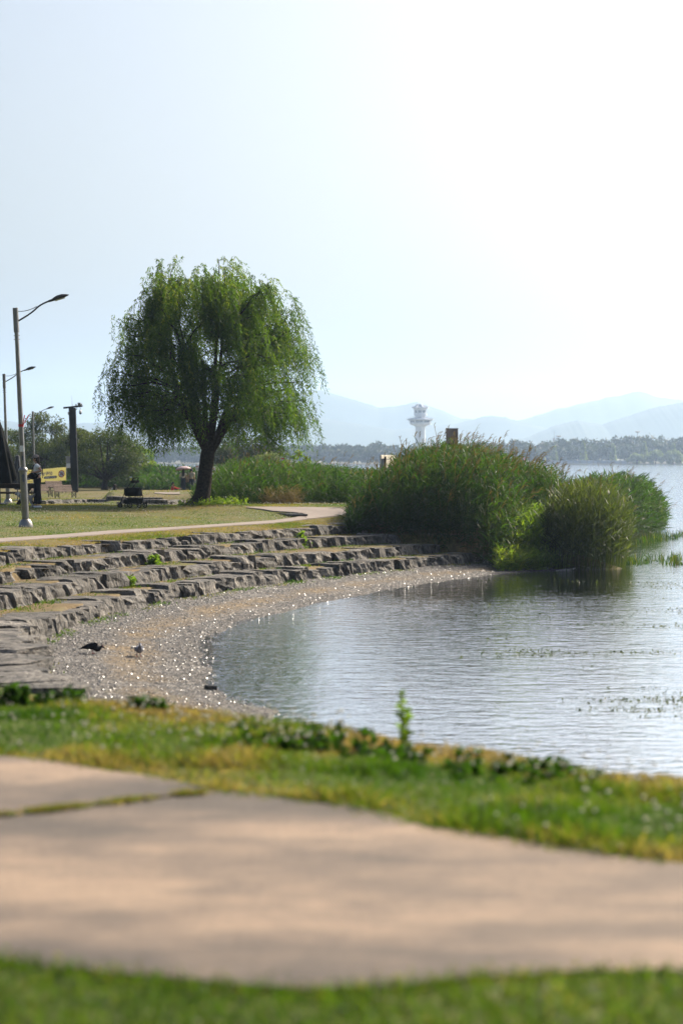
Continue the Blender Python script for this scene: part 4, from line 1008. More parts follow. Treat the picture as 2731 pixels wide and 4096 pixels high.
# ---- camera pole
cb = gpt(301, 148); ztop = EYE + (HOR - 1632) / F * 148; H = ztop - cb[2]
cp_ = empty('camera_pole', cb); tag(cp_, 'thick black camera pole with crossbar, antenna and dome camera', 'camera pole'); cp_.rotation_euler = (0, R(-1.6), 0)
MB().box((0, 0, H / 2 - 0.1), (0.50, 0.42, H + 0.2)).build('pole', BLACKP, cp_, bevel=0.03)
MB().bar((-0.66, 0, H + 0.02), (0.76, 0, H + 0.13), 0.14, 0.13).build('crossbar', BLACKP, cp_)
MB().tube([(0.0, 0, H + 0.05), (-0.01, 0, H + 0.55), (-0.03, 0, H + 0.92)], [0.022, 0.012, 0.006], 6).build('antenna', GREYP, cp_)
MB().tube([(0.28, 0, H + 0.1), (0.28, 0, H + 0.28)], 0.055, 10).build('beacon', GREYP, cp_)
c = MB().box((0.53, 0, H + 0.27), (0.22, 0.3, 0.22)).build('camera_housing', GREYP, cp_, bevel=0.02); MB().tube([(0.56, -0.15, H + 0.27), (0.56, -0.19, H + 0.27)], 0.07, 12).build('lens', DARKM, c)
MB().tube([(0.70, -0.05, H + 0.12), (0.70, -0.05, H + 0.30)], [0.06, 0.05], 10).build('speaker', GREYP, cp_)
MB().tube([(0.58, 0, H + 0.05), (0.585, 0, H - 0.18)], 0.02, 8).build('drop_pipe', GREYP, cp_)
dm = MB().lathe([(0.03, 0.0), (0.07, -0.05), (0.10, -0.14), (0.10, -0.19)], (0.59, 0, H - 0.16), 14).build('dome_camera', WHITEP, cp_, True)
MB().lathe([(0.10, -0.19), (0.10, -0.25), (0.07, -0.31), (0.02, -0.34)], (0.59, 0, H - 0.16), 14).build('dome_glass', GLASSD, dm, True)
MB().tube([tuple(p) for p in bez((0.24, 0, H - 0.15), (0.36, 0, H - 0.15), (0.33, 0, H + 0.02), 6)], 0.022, 6).build('cable_loop', BLACKP, cp_)
MB().box((-0.29, 0, H - 0.40), (0.10, 0.2, 0.22)).build('junction_box', GREYP, cp_)
MB().box((-0.42, 0, 2.42), (0.34, 0.28, 0.52)).build('control_box', GREYP, cp_, bevel=0.02); MB().box((-0.36, -0.01, 1.98), (0.42, 0.3, 0.34)).build('control_box', WHITEP, cp_, bevel=0.02)

# ---- banner (seen from behind, so its print reads mirrored)
def banner():
    d = 148.5; TR = atd(267, 1868, d); BR = atd(268, 1921, d); TL = atd(38, 1884, d - 1.2); BL = atd(38, 1936, d - 1.2)
    root = empty('banner', (BR[0], BR[1], cb[2])); tag(root, 'yellow printed banner strung beside the camera pole, lettering mirrored', 'banner')
    off = np.array(root.location)
    def P(u, v):      # u: 0 left..1 right as seen, v: 0 bottom..1 top
        p = BL * (1 - u) * (1 - v) + BR * u * (1 - v) + TL * (1 - u) * v + TR * u * v
        p = p + np.array([0, 0.035 * math.sin(u * 9) * (0.4 + 0.6 * v), -0.03 * math.sin(math.pi * u)]); return p - off
    nu, nv = 40, 6; V = []; 
    for k in (0, 0.006):
        V += [P(i / nu, j / nv) + [0, k, 0] for i in range(nu + 1) for j in range(nv + 1)]
    i = np.arange(2 * (nu + 1) * (nv + 1)).reshape(2, nu + 1, nv + 1)
    q = np.concatenate([np.stack([i[k, :-1, :-1], i[k, 1:, :-1], i[k, 1:, 1:], i[k, :-1, 1:]], -1).reshape(-1, 4) for k in (0, 1)])
    m, n, l, p = newmat('banner_cloth'); tcl = n.new('ShaderNodeBsdfTranslucent')
    t = noise_node(n, l, 2.0, 4); r = ramp(n, l, t.outputs[0], [(0.3, (0.78, 0.72, 0.36)), (0.7, (0.84, 0.79, 0.44))]); l.new(r.outputs[0], p.inputs['Base Color']); l.new(r.outputs[0], tcl.inputs[0]); p.inputs['Roughness'].default_value = 0.9
    mx = n.new('ShaderNodeMixShader'); mx.inputs[0].default_value = 0.6; l.new(p.outputs[0], mx.inputs[1]); l.new(tcl.outputs[0], mx.inputs[2]); l.new(mx.outputs[0], n['Material Output'].inputs[0])
    np_mesh('cloth', V, q, m, root)
    W = np.linalg.norm(TR - TL)
    def warp(me_v, dy):   # flat banner coords (metres from left-bottom) -> cloth
        return [P(a / W, b / 0.96) + [0, -dy, 0] for a, b in me_v]
    def word(s, x, y, size, mat, name='lettering'):
        cu = bpy.data.curves.new(name, 'FONT'); cu.body = s; cu.size = size; cu.resolution_u = 2; cu.offset = size * 0.018
        ob = bpy.data.objects.new(name, cu); COL.objects.link(ob); dg = bpy.context.evaluated_depsgraph_get(); dg.update()
        me = bpy.data.meshes.new_from_object(ob.evaluated_get(dg)); bpy.data.objects.remove(ob)
        co = warp([(x - v.co.x, y + v.co.y) for v in me.vertices], 0.012)      # mirrored
        for v, c_ in zip(me.vertices, co): v.co = c_
        me.materials.clear(); me.materials.append(mat); link(bpy.data.objects.new(name, me), root)
    def poly(pts, mat, dy, name):
        co = warp(pts, dy); MB().add([tuple(c_) for c_ in co], [tuple(range(len(pts)))]).build(name, mat, root)
    word('삼락생태공원', W - 1.02, 0.50, 0.30, BLUEP); word('취사야영', W - 2.62, 0.46, 0.32, REDP)
    word('하천법 제46조', W - 2.0, 0.80, 0.14, BLACKPR)
    pill = lambda x0, x1, y0, y1: [(x0, y0), (x1, y0)] + [(x1 + (y1 - y0) / 2 * math.sin(a), (y0 + y1) / 2 - (y1 - y0) / 2 * math.cos(a)) for a in np.linspace(0.3, 2.84, 7)] + [(x1, y1), (x0, y1)] + [(x0 - (y1 - y0) / 2 * math.sin(a), (y0 + y1) / 2 + (y1 - y0) / 2 * math.cos(a)) for a in np.linspace(0.3, 2.84, 7)]
    poly(pill(W - 1.6, W - 0.82, 0.22, 0.40), GREYPR, 0.008, 'print_panel'); poly(pill(W - 3.9, W - 2.75, 0.22, 0.40), GREYPR, 0.008, 'print_panel')
    word('위반시 과태료', W - 0.84, 0.26, 0.13, WHITEP); word('부과 안내', W - 2.9, 0.26, 0.13, WHITEP); word('낙동강관리본부', W - 2.3, 0.06, 0.11, GREYPR)
    C = (W - 0.38, 0.50); cir = lambda r0, n_=28: [(C[0] + r0 * math.cos(a), C[1] + r0 * 1.12 * math.sin(a)) for a in np.linspace(0, 2 * math.pi, n_, endpoint=False)]
    poly(cir(0.235), REDP, 0.008, 'sign_ring'); poly(cir(0.185), WHITEP, 0.012, 'sign_disc')
    tent = [(-0.13, -0.08), (0.13, -0.08), (0.10, -0.02), (0.07, 0.10), (-0.07, 0.10), (-0.09, 0.0)]
    poly([(C[0] + a, C[1] + b) for a, b in tent], GREYPR, 0.016, 'tent_symbol'); poly([(C[0] + a, C[1] + b) for a, b in [(-0.05, -0.05), (0.06, -0.05), (0.0, 0.07)]], WHITEP, 0.020, 'tent_opening')
    poly([(C[0] - 0.15, C[1] + 0.13), (C[0] - 0.12, C[1] + 0.16), (C[0] + 0.15, C[1] - 0.13), (C[0] + 0.12, C[1] - 0.16)], REDP, 0.024, 'slash')
    MB().box(P(0.995, 0.5) + np.array([0, -0.01, 0]), (0.05, 0.02, 0.94)).build('end_batten', GREYP, root)
    rp = MB()
    for v, py in ((1, 1862), (0, 1918)):
        e = atd(306, py, 148) - off; MB().tube([tuple(P(1, v)), tuple(e)], 0.008, 5).build('rope', WHITEP, root)
    MB().box(P(0.0, 0.5) + np.array([-0.05, 0, -0.5]), (0.10, 0.10, 2.4)).build('post', WOODD, root)
banner()

# ---- benches
def make_bench():
    r = empty('park_bench', (0, 0, 0)); L = 1.5
    for k in range(4):
        z = 0.50 + k * 0.105; y = 0.22 + 0.045 * k * 0.9
        MB().box((0, y, z), (L, 0.025, 0.085), Matrix.Rotation(R(-16), 3, 'X')).build('back_slat', WOODB, r)
    for k in range(4): MB().box((0, -0.20 + 0.11 * k, 0.43), (L, 0.09, 0.03)).build('seat_slat', WOODB, r)
    for s in (-1, 1):
        x = s * (L / 2 - 0.05); f = MB()
        f.bar((x, -0.24, 0.0), (x, -0.22, 0.43), 0.04, 0.04).bar((x, 0.16, 0), (x, 0.20, 0.43), 0.04, 0.04).bar((x, -0.25, 0.41), (x, 0.22, 0.41), 0.04, 0.03).bar((x, 0.20, 0.41), (x, 0.385, 0.90), 0.04, 0.04)
        f.bar((x, -0.22, 0.08), (x, 0.16, 0.34), 0.02, 0.02).bar((x, -0.22, 0.34), (x, 0.16, 0.08), 0.02, 0.02)
        f.tube([(x, -0.04 + 0.10 * math.cos(a), 0.21 + 0.10 * math.sin(a)) for a in np.linspace(0, 6.283, 13)], 0.012, 5)
        f.build('end_frame', BLACKP, r)
    return r
bench = make_bench(); GB = 'park benches by the camera pole'
bench.location = gpt(262, 131); bench.rotation_euler = (0, 0, R(46)); tag(bench, 'slatted park bench nearest the foot of the camera pole', 'bench', GB)
for px, d, a, lab in [(168, 133, 46, 'slatted park bench directly behind the woman with the dog'), (226, 146, 46, 'slatted park bench partly hidden behind another bench')]:
    c = copy_tree(bench); c.location = gpt(px, d); c.rotation_euler = (0, 0, R(a)); tag(c, lab, 'bench', GB)

# ---- picnic table and closed parasols
tb = gpt(38, 71); pt = empty('picnic_table', tb); pt.rotation_euler = (0, 0, R(6)); tag(pt, 'dark wooden picnic table with crossed legs under the closed parasol', 'picnic table')
for k in range(5): MB().box((0, -0.32 + 0.16 * k, 0.74), (1.9, 0.15, 0.045)).build('top_plank', WOODD, pt)
for s in (-1, 1):
    for k in range(2): MB().box((0, s * (0.68 + 0.15 * k), 0.44), (1.9, 0.14, 0.045)).build('seat_plank', WOODD, pt)
MB().box((0, -0.39, 0.66), (1.9, 0.05, 0.12)).build('side_rail', WOODD, pt)
for s in (-0.62, 0.62):
    f = MB().box((s, 0, 0.40), (0.09, 1.66, 0.10)).box((s, 0, 0.67), (0.09, 0.8, 0.1))
    for t in (-1, 1): f.bar((s, t * 0.68, 0), (s, t * 0.28, 0.70), 0.09, 0.12)
    f.bar((s - 0.30, -0.55, 0.02), (s + 0.16, -0.36, 0.66), 0.09, 0.11).bar((s + 0.30, -0.55, 0.02), (s - 0.16, -0.36, 0.66), 0.09, 0.11)
    f.build('leg_frame', WOODD, pt)
def parasol(loc, zlo, zhi, rad, label, lean, topr=0.10, mat=BLACKF, poleh=None):
    r = empty('closed_parasol', loc); r.rotation_euler = (0, R(lean), 0); tag(r, label, 'parasol')
    MB().tube([(0, 0, -0.02), (0, 0, zhi + 0.12)], 0.03, 10).build('pole', DARKM, r)
    n = 40; V = []; K = 9
    for j in range(K):
        t = j / (K - 1); z = zhi + (zlo - zhi) * t; rr = topr + (rad - topr) * t ** 0.75
        for k in range(n):
            a = 6.2832 * k / n; fold = 1 + 0.24 * t * math.cos(8 * a + 0.7 * math.sin(3 * a)); zz = z + (0.16 * t * t * math.sin(2 * a + 0.6) if j > 3 else 0)
            V.append((rr * fold * math.cos(a), rr * fold * math.sin(a), zz))
    i = np.arange(K * n).reshape(K, n); j2 = np.roll(i, -1, 1)
    q = np.stack([i[:-1], j2[:-1], j2[1:], i[1:]], -1).reshape(-1, 4)
    np_mesh('canopy', V, q, mat, r, None, True)
    MB().lathe([(0.13, zhi - 0.03), (0.12, zhi + 0.02), (0.03, zhi + 0.06)], n=14).build('cap', DARKM, r)
    MB().lathe([(0.30, 0.0), (0.30, 0.05), (0.05, 0.08)], n=18).build('foot', DARKM, r)
pb = gpt(2, 71.6); parasol(pb, 0.80, 3.05, 0.56, 'large black closed parasol over the picnic table', -2.0)
parasol(gpt(72, 105), 0.75, 2.35, 0.26, 'small dark closed parasol behind the nearest lamp', 0, mat=DARKM)

# ---- pet stroller
def stroller():
    p = onground(532, 2031, 0.0); r = empty('pet_stroller', p); r.rotation_euler = (0, 0, R(-22)); tag(r, 'black two tier pet stroller parked on the lawn', 'stroller')
    def basket(rings, name):
        mb = MB(); vs = []; n = 24
        for z, cx, lx, ly in rings:
            for k in range(n):
                a = 6.2832 * k / n; ca, sa = math.cos(a), math.sin(a); e = 0.45
                vs.append((cx + lx * math.copysign(abs(ca) ** e, ca), ly * math.copysign(abs(sa) ** e, sa), z))
        m = len(rings)
        mb.add(vs, [(i * n + k, i * n + (k + 1) % n, (i + 1) * n + (k + 1) % n, (i + 1) * n + k) for i in range(m - 1) for k in range(n)] + [tuple(range(n))[::-1], tuple((m - 1) * n + k for k in range(n))])
        return mb.build(name, BLACKF, r, True)
    b = basket([(0.375, 0.03, 0.24, 0.17), (0.40, 0.03, 0.275, 0.19), (0.52, 0.01, 0.275, 0.19), (0.60, 0.005, 0.265, 0.185), (0.605, 0.005, 0.28, 0.20), (0.625, 0.005, 0.27, 0.19), (0.66, 0.07, 0.12, 0.12)], 'upper_basket')
    basket([(0.13, 0.08, 0.20, 0.15), (0.16, 0.08, 0.23, 0.17), (0.31, 0.08, 0.24, 0.18)], 'lower_basket'); basket([(0.14, -0.20, 0.10, 0.15), (0.27, -0.17, 0.10, 0.15)], 'front_pouch')
    fr = MB()
    for s in (-0.19, 0.19):
        fr.tube([(-0.36, s, 0.12), (-0.17, s, 0.56), (0.02, s, 0.80), (0.10, s, 0.93)], 0.012, 6)
        fr.tube([(0.30, s, 0.10), (0.26, s, 0.40), (0.12, s, 0.33)], 0.011, 6).tube([(-0.02, s, 0.09), (0.0, s, 0.40)], 0.011, 6).tube([(-0.28, s, 0.34), (-0.16, s, 0.34), (-0.12, s, 0.30)], 0.010, 6).tube([(-0.02, s, 0.11), (0.32, s, 0.11)], 0.010, 6)
    fr.build('frame', BLACKP, r)
    MB().tube([(0.08, -0.19, 0.90), (0.13, -0.15, 0.965), (0.15, 0, 0.975), (0.13, 0.15, 0.965), (0.08, 0.19, 0.90)], 0.018, 8).build('handle', RUBBER, r, True)
    tr = MB().box((0.09, 0, 0.865), (0.12, 0.36, 0.05)).box((0.09, -0.13, 0.83), (0.09, 0.09, 0.06)).box((0.09, 0.13, 0.83), (0.09, 0.09, 0.06)).build('cup_tray', RUBBER, r)
    bt = MB().lathe([(0.032, 0.0), (0.034, 0.08), (0.02, 0.10)], (0.02, -0.17, 0.875), 10).build('bottle', plain('yellow_plastic', (0.45, 0.42, 0.06), 0.4), r, True)
    MB().lathe([(0.036, 0.0), (0.036, 0.03)], (0.02, -0.17, 0.98), 10).build('bottle_lid', WHITEP, bt)
    for x, y, rad in [(-0.37, -0.20, 0.075), (-0.37, -0.13, 0.075), (-0.33, 0.17, 0.075), (0.02, -0.22, 0.09), (0.34, -0.2, 0.085), (0.34, 0.2, 0.085)]:
        w_ = MB().tube([(x + rad * 0.85 * math.cos(a), y, 0.0 + rad + rad * 0.85 * math.sin(a)) for a in np.linspace(0, 6.2832, 19)], rad * 0.2, 6, False).build('wheel', RUBBER, r, True)
        h = MB()
        for k in range(5): a = k * 1.2566; h.bar((x, y, rad), (x + rad * 0.8 * math.cos(a), y, rad + rad * 0.8 * math.sin(a)), 0.018, 0.012)
        h.tube([(x, y - 0.02, rad), (x, y + 0.02, rad)], 0.02, 8).build('hub', DARKM, w_)
stroller()

# ---- people
def limb_chain(V, E, Rr, start, pts):
    prev = start
    for p, r in pts:
        V.append(tuple(p)); Rr.append(r); E.append((prev, len(V) - 1)); prev = len(V) - 1
    return prev
def hand(V, E, Rr, wrist_i, w, d, up, s=1.0):
    """palm and five bent fingers continuing the arm"""
    w, d, up = Vector(w), Vector(d).normalized(), Vector(up).normalized(); side = d.cross(up).normalized()
    palm = limb_chain(V, E, Rr, wrist_i, [(w + d * 0.05 * s, 0.026 * s)])
    for k, (o_, L) in enumerate([(-0.028, 0.062), (-0.010, 0.072), (0.008, 0.068), (0.026, 0.052)]):
        a = w + d * 0.085 * s + side * o_ * s
        limb_chain(V, E, Rr, palm, [(a, 0.010 * s), (a + d * L * 0.5 * s - up * 0.012 * s, 0.009 * s), (a + d * L * 0.85 * s - up * 0.035 * s, 0.007 * s)])
    t = w + d * 0.045 * s - side * 0.036 * s
    limb_chain(V, E, Rr, palm, [(t, 0.011 * s), (t + d * 0.035 * s - side * 0.012 * s - up * 0.012 * s, 0.009 * s)])
def person(label, loc, rz, pose, shirt, bottom, hair, hairkind='long', sc=1.0, sleeve=0.55, shoe=None, skirt=False, hat=None, group=None, longsleeve=False):
    r = empty('person', loc, rz); r.scale = (sc, sc, sc); tag(r, label, 'person', group)
    g = pose; V = [tuple(g['pelvis'])]; E = []; Rr = [(0.145, 0.11)]
    ch = limb_chain(V, E, Rr, 0, [(g['waist'], (0.125, 0.10)), (g['chest'], (0.15, 0.115))]); 
    nk = limb_chain(V, E, Rr, ch, [(g['neck'], 0.052), (g['jaw'], 0.062), (g['head'], 0.088), (g['crown'], 0.062)])
    hd = Vector(g['head']); fw = Vector(g.get('face', (1, 0, 0)))
    limb_chain(V, E, Rr, len(V) - 2, [(hd + fw * 0.085 - Vector((0, 0, 0.02)), 0.022), (hd + fw * 0.108 - Vector((0, 0, 0.03)), 0.010)])   # nose
    for s in ('l', 'r'):
        sh, el, wr = (Vector(g[k + s]) for k in ('sh', 'el', 'wr'))
        i = limb_chain(V, E, Rr, ch, [(sh, 0.058), (sh.lerp(el, 0.5), 0.048), (el, 0.038), (el.lerp(wr, 0.5), 0.036), (wr, 0.026)])
        hand(V, E, Rr, i, wr, wr - el if 'hd' + s not in g else g['hd' + s], g.get('up' + s, (0, 0, 1)))
        hp, kn, an, to = (Vector(g[k + s]) for k in ('hp', 'kn', 'an', 'to'))
        limb_chain(V, E, Rr, 0, [(hp, 0.088), (hp.lerp(kn, 0.5), 0.075), (kn, 0.056), (kn.lerp(an, 0.4), 0.052), (an, 0.036), (to, 0.03)])
    body = skin('body', V, E, Rr, SKIN, r, 2)
    # shirt
    V = [tuple(Vector(g['pelvis']) + Vector((0, 0, 0.02)))]; E = []; Rr = [(0.165, 0.135)]
    c2 = limb_chain(V, E, Rr, 0, [(g['waist'], (0.15, 0.125)), (g['chest'], (0.172, 0.135))]); limb_chain(V, E, Rr, c2, [(Vector(g['chest']).lerp(Vector(g['neck']), 0.75), 0.085)])
    for s in ('l', 'r'):
        sh, el, wr = (Vector(g[k + s]) for k in ('sh', 'el', 'wr'))
        pts = [(sh, 0.08), (sh.lerp(el, sleeve * 0.6), 0.075), (sh.lerp(el, sleeve), 0.072)]
        if longsleeve: pts = [(sh, 0.078), (el, 0.06), (el.lerp(wr, 0.9), 0.042)]
        limb_chain(V, E, Rr, c2, pts)
    skin('shirt', V, E, Rr, shirt, r, 2)
    # lower garment
    pv = Vector(g['pelvis'])
    if skirt:
        an = (Vector(g['anl']) + Vector(g['anr'])) / 2
        MB().loft([(pv + Vector((0, 0, 0.14)), Vector((0.115, 0, 0)), Vector((0, 0.14, 0))), (pv, Vector((0.15, 0, 0)), Vector((0, 0.18, 0))), (pv.lerp(an, 0.5), Vector((0.16, 0, 0)), Vector((0, 0.19, 0))), (pv.lerp(an, 0.85), Vector((0.15, 0, 0)), Vector((0, 0.165, 0))), (pv.lerp(an, 0.93), Vector((0.13, 0, 0)), Vector((0, 0.14, 0)))], 16).build('skirt', bottom, r, True)
    else:
        V = [tuple(pv + Vector((0, 0, 0.09)))]; E = []; Rr = [(0.15, 0.125)]
        i0 = limb_chain(V, E, Rr, 0, [(pv - Vector((0, 0, 0.02)), (0.165, 0.14))])
        for s in ('l', 'r'):
            hp, kn, an = (Vector(g[k + s]) for k in ('hp', 'kn', 'an'))
            limb_chain(V, E, Rr, i0, [(hp - Vector((0, 0, 0.04)) if g.get('stand', True) else hp, 0.118), (hp.lerp(kn, 0.5), 0.112), (kn, 0.10), (kn.lerp(an, 0.55), 0.10), (kn.lerp(an, 0.93), 0.102)])
        skin('trousers', V, E, Rr, bottom, r, 2)
    for s in ('l', 'r'):
        an, to = Vector(g['an' + s]), Vector(g['to' + s]); d = (to - an); d.z = 0; d.normalize(); sd_ = Vector((-d.y, d.x, 0)); z0 = min(an.z, to.z)
        b = an - d * 0.06; MB().loft([(b.xy.to_3d() + Vector((0, 0, z0)), sd_ * 0.02, Vector((0, 0, 0.03))), (b.xy.to_3d() + d * 0.05 + Vector((0, 0, z0 + 0.01)), sd_ * 0.04, Vector((0, 0, 0.05))), (b.xy.to_3d() + d * 0.16 + Vector((0, 0, z0)), sd_ * 0.045, Vector((0, 0, 0.04))), (b.xy.to_3d() + d * 0.25 + Vector((0, 0, z0 - 0.008)), sd_ * 0.03, Vector((0, 0, 0.025)))], 10).build('shoe', shoe or WHITEC, r, True)
    # hair and face
    hx = Vector(g['head']) + Vector((0, 0, 0.01)); bk = -fw; sdv = Vector((-fw.y, fw.x, 0)); Z = Vector((0, 0, 1))
    hm = MB().loft([(hx + Z * 0.125 + bk * 0.02, sdv * 0.02, fw * 0.02), (hx + Z * 0.105 + bk * 0.018, sdv * 0.075, fw * 0.078), (hx + Z * 0.05 + bk * 0.02, sdv * 0.104, fw * 0.106), (hx + bk * 0.035, sdv * 0.108, fw * 0.09), (hx - Z * 0.07 + bk * 0.05, sdv * 0.10, fw * 0.06)], 14)
    if hairkind == 'long':
        hm.loft([(hx + Z * 0.02 + bk * 0.05, sdv * 0.10, fw * 0.055), (hx - Z * 0.12 + bk * 0.085, sdv * 0.105, fw * 0.05), (hx - Z * 0.28 + bk * 0.11, sdv * 0.115, fw * 0.045), (hx - Z * 0.42 + bk * 0.115, sdv * 0.09, fw * 0.04), (hx - Z * 0.52 + bk * 0.11, sdv * 0.03, fw * 0.02)], 12)
    if hairkind == 'bun': hm.lathe([(0.01, 0.0), (0.045, 0.02), (0.05, 0.06), (0.03, 0.10), (0.005, 0.11)], hx + Z * 0.09 + bk * 0.04, 10)
    hm.build('hair', hair, r, True)
    ey = MB()
    for s in (-1, 1): ey.lathe([(0.004, 0.008), (0.011, 0.0), (0.004, -0.008)], Vector(g['head']) + fw * 0.083 + sdv * s * 0.032 + Z * 0.005, 8)
    ey.build('eyes', HAIR, r); MB().box(Vector(g['head']) + fw * 0.080 - Z * 0.062, (0.014, 0.014, 0.008)).build('mouth', REDP, r)
    em = MB()
    for s in (-1, 1): em.lathe([(0.008, 0.03), (0.02, 0.0), (0.008, -0.03)], Vector(g['head']) + sdv * s * 0.09 - Z * 0.01, 8)
    em.build('ears', SKIN, r)
    if hat is not None:
        h = MB().loft([(hx + Z * 0.135, sdv * 0.03, fw * 0.03), (hx + Z * 0.12, sdv * 0.085, fw * 0.09), (hx + Z * 0.07, sdv * 0.112, fw * 0.116), (hx + Z * 0.03, sdv * 0.116, fw * 0.12)], 16).build('cap', hat, r, True)
        MB().loft([(hx + Z * 0.045 + fw * 0.08, sdv * 0.085, Z * 0.012), (hx + Z * 0.03 + fw * 0.15, sdv * 0.085, Z * 0.010), (hx + Z * 0.005 + fw * 0.215, sdv * 0.055, Z * 0.006)], 12).build('brim', hat, h, True)
    return r
def standing(**kw):
    g = dict(pelvis=(0, 0, .93), waist=(0, 0, 1.10), chest=(.01, 0, 1.27), neck=(.015, 0, 1.42), jaw=(.035, 0, 1.47), head=(.035, 0, 1.55), crown=(.025, 0, 1.61),
             shl=(0, .165, 1.36), ell=(-.03, .215, 1.10), wrl=(.06, .22, .87), shr=(0, -.165, 1.36), elr=(-.03, -.215, 1.10), wrr=(.06, -.22, .87),
             hpl=(0, .085, .87), knl=(.01, .095, .48), anl=(-.02, .10, .07), tol=(.13, .11, .03), hpr=(0, -.085, .87), knr=(.01, -.095, .48), anr=(-.02, -.10, .07), tor=(.13, -.11, .03))
    g.update(kw); return g
wp = onground(152, 2031, 0.0)
woman = person('woman in white tee, grey cap and black trousers walking a dog', wp, R(178), standing(head=(.055, 0, 1.545), jaw=(.05, 0, 1.465), crown=(.045, 0, 1.605), ell=(-.17, .20, 1.17), wrl=(.06, .17, 1.13), elr=(.02, -.22, 1.13), wrr=(.22, -.12, 1.02), anl=(-.08, .09, .07), tol=(.07, .1, .03), anr=(.05, -.10, .07), tor=(.2, -.11, .03), knl=(-.03, .095, .48), knr=(.05, -.095, .48), hdl=(1, -.1, 0), hdr=(1, .2, -.1)),
               WHITEC, BLACKC, HAIRB, 'long', 1.0, hat=CAPC)
bag = MB().loft([((.16, .06, 1.00), (0.02, 0, 0), (0, .02, 0.05)), ((.12, .15, 1.01), (0.13, 0, 0), (0, .0, 0.10)), ((.10, .21, 1.01), (0.16, 0, 0), (0, .0, 0.115)), ((.10, .26, 1.00), (0.10, 0, 0), (0, 0, 0.08))], 14).build('shoulder_bag', BLACKF, woman, True)
MB().tube([(-.06, .19, 1.05), (-.17, .10, 1.12), (-.16, 0, 1.3), (-.02, -.10, 1.43), (.13, -.02, 1.34), (.17, .10, 1.12), (.12, .2, 1.08)], 0.016, 6).build('bag_strap', BLACKF, woman)
MB().tube([(-.165, .16, 1.12), (-.20, .15, 1.05), (-.19, .14, 0.95)], 0.012, 6).build('strap_tail', BLACKF, woman)
hnd = wp + np.array([-0.33, 0.10, 1.01])
lr = empty('dog_leash', hnd); tag(lr, 'black retractable leash held by the woman in the cap', 'leash')
MB().loft([((0.07, 0, 0.06), (0.02, 0, 0), (0, 0.015, 0)), ((0.04, 0, 0.03), (0.06, 0, 0.02), (0, 0.025, 0)), ((0, 0, -0.03), (0.06, 0, 0.02), (0, 0.025, 0)), ((-0.02, 0, -0.08), (0.03, 0, 0), (0, 0.02, 0))], 10).build('handle', BLACKF, lr, True)

# ---- dog, facing left like its owner
dp = wp + np.array([-0.36, -0.02, 0.0]); dp[2] = tz(dp[0], dp[1])
def dog():
    r = empty('dog', dp, R(182)); tag(r, 'small curly grey dog with an upright tail beside the lamp', 'dog')
    FUR = plain('curly_fur', (0.30, 0.28, 0.27), 0.95, 0, 0.3, 40, 1.0); FURW = plain('white_fur', (0.55, 0.53, 0.52), 0.95, 0, 0.2, 40, 1.0)
    V = [(-.16, 0, .33)]; E = []; Rr = [0.09]
    ch = limb_chain(V, E, Rr, 0, [((-.03, 0, .33), .085), ((.12, 0, .34), .105)])
    nk = limb_chain(V, E, Rr, ch, [((.20, 0, .40), .065), ((.26, 0, .45), .07), ((.32, 0, .44), .045), ((.37, 0, .425), .03)])
    for s in (-1, 1):
        limb_chain(V, E, Rr, ch, [((.13, s * .06, .24), .045), ((.12, s * .065, .13), .028), ((.125, s * .065, .04), .024), ((.15, s * .065, .015), .022)])
        limb_chain(V, E, Rr, 0, [((-.16, s * .06, .25), .055), ((-.13, s * .065, .18), .035), ((-.20, s * .065, .11), .024), ((-.195, s * .065, .03), .022), ((-.17, s * .065, .015), .022)])
    limb_chain(V, E, Rr, 0, [((-.23, 0, .38), .03), ((-.29, 0, .43), .045), ((-.36, 0, .45), .05), ((-.40, 0, .44), .025)])
    skin('body', V, E, Rr, FUR, r, 2)
    for s in (-1, 1): MB().loft([((.245, s * .06, .50), (.02, 0, 0), (0, .01, 0)), ((.24, s * .085, .45), (.035, 0, 0), (0, .015, 0)), ((.25, s * .09, .38), (.03, 0, 0), (0, .015, 0)), ((.25, s * .085, .35), (.01, 0, 0), (0, .008, 0))], 8).build('ear', FURW, r, True)
    MB().lathe([(0.005, 0.012), (0.016, 0.0), (0.005, -0.012)], (.40, 0, .43), 8).build('nose', BLACKF, r)
dog()
a = Vector(hnd) + Vector((-0.03, 0, -0.08)); b = Vector(dp) + Vector((-0.22, 0, 0.40))
MB().tube([tuple(Vector(p) - Vector(hnd)) for p in bez(a, (a + b) / 2 + Vector((0, 0, -0.12)), b, 8)], 0.005, 5).build('cord', REDP, lr)

# ---- strolling couple under a sun umbrella, and two seated people
FA = R(90)
c1 = gpt(734, 146.5)
couple1 = person('woman with long black hair and dark skirt strolling under a pink umbrella', c1, FA, standing(ell=(.02, .24, 1.14), wrl=(.16, .20, 1.25), hdl=(.1, 0, 1), upl=(1, 0, 0)), CREAM, BLACKC, HAIR, 'long', 1.02, sleeve=0.5, skirt=True, shoe=BLACKF)
c2 = gpt(766, 146.8)
couple2 = person('person in beige tee with hair bun strolling beside the umbrella', c2, FA, standing(wrr=(.10, -.24, .90)), BEIGE, NAVY, HAIR, 'bun', 1.04, sleeve=0.6, shoe=WHITEC)
MB().box((.15, -.26, .78), (0.10, 0.06, 0.30)).build('carried_bag', GREYP, couple2)
um = empty('sun_umbrella', c1 + np.array([0.02, 0.10, 1.30])); um.rotation_euler = (R(-6), R(-6), 0); tag(um, 'pale pink sun umbrella held over the walking couple', 'umbrella')
V = []; n = 32
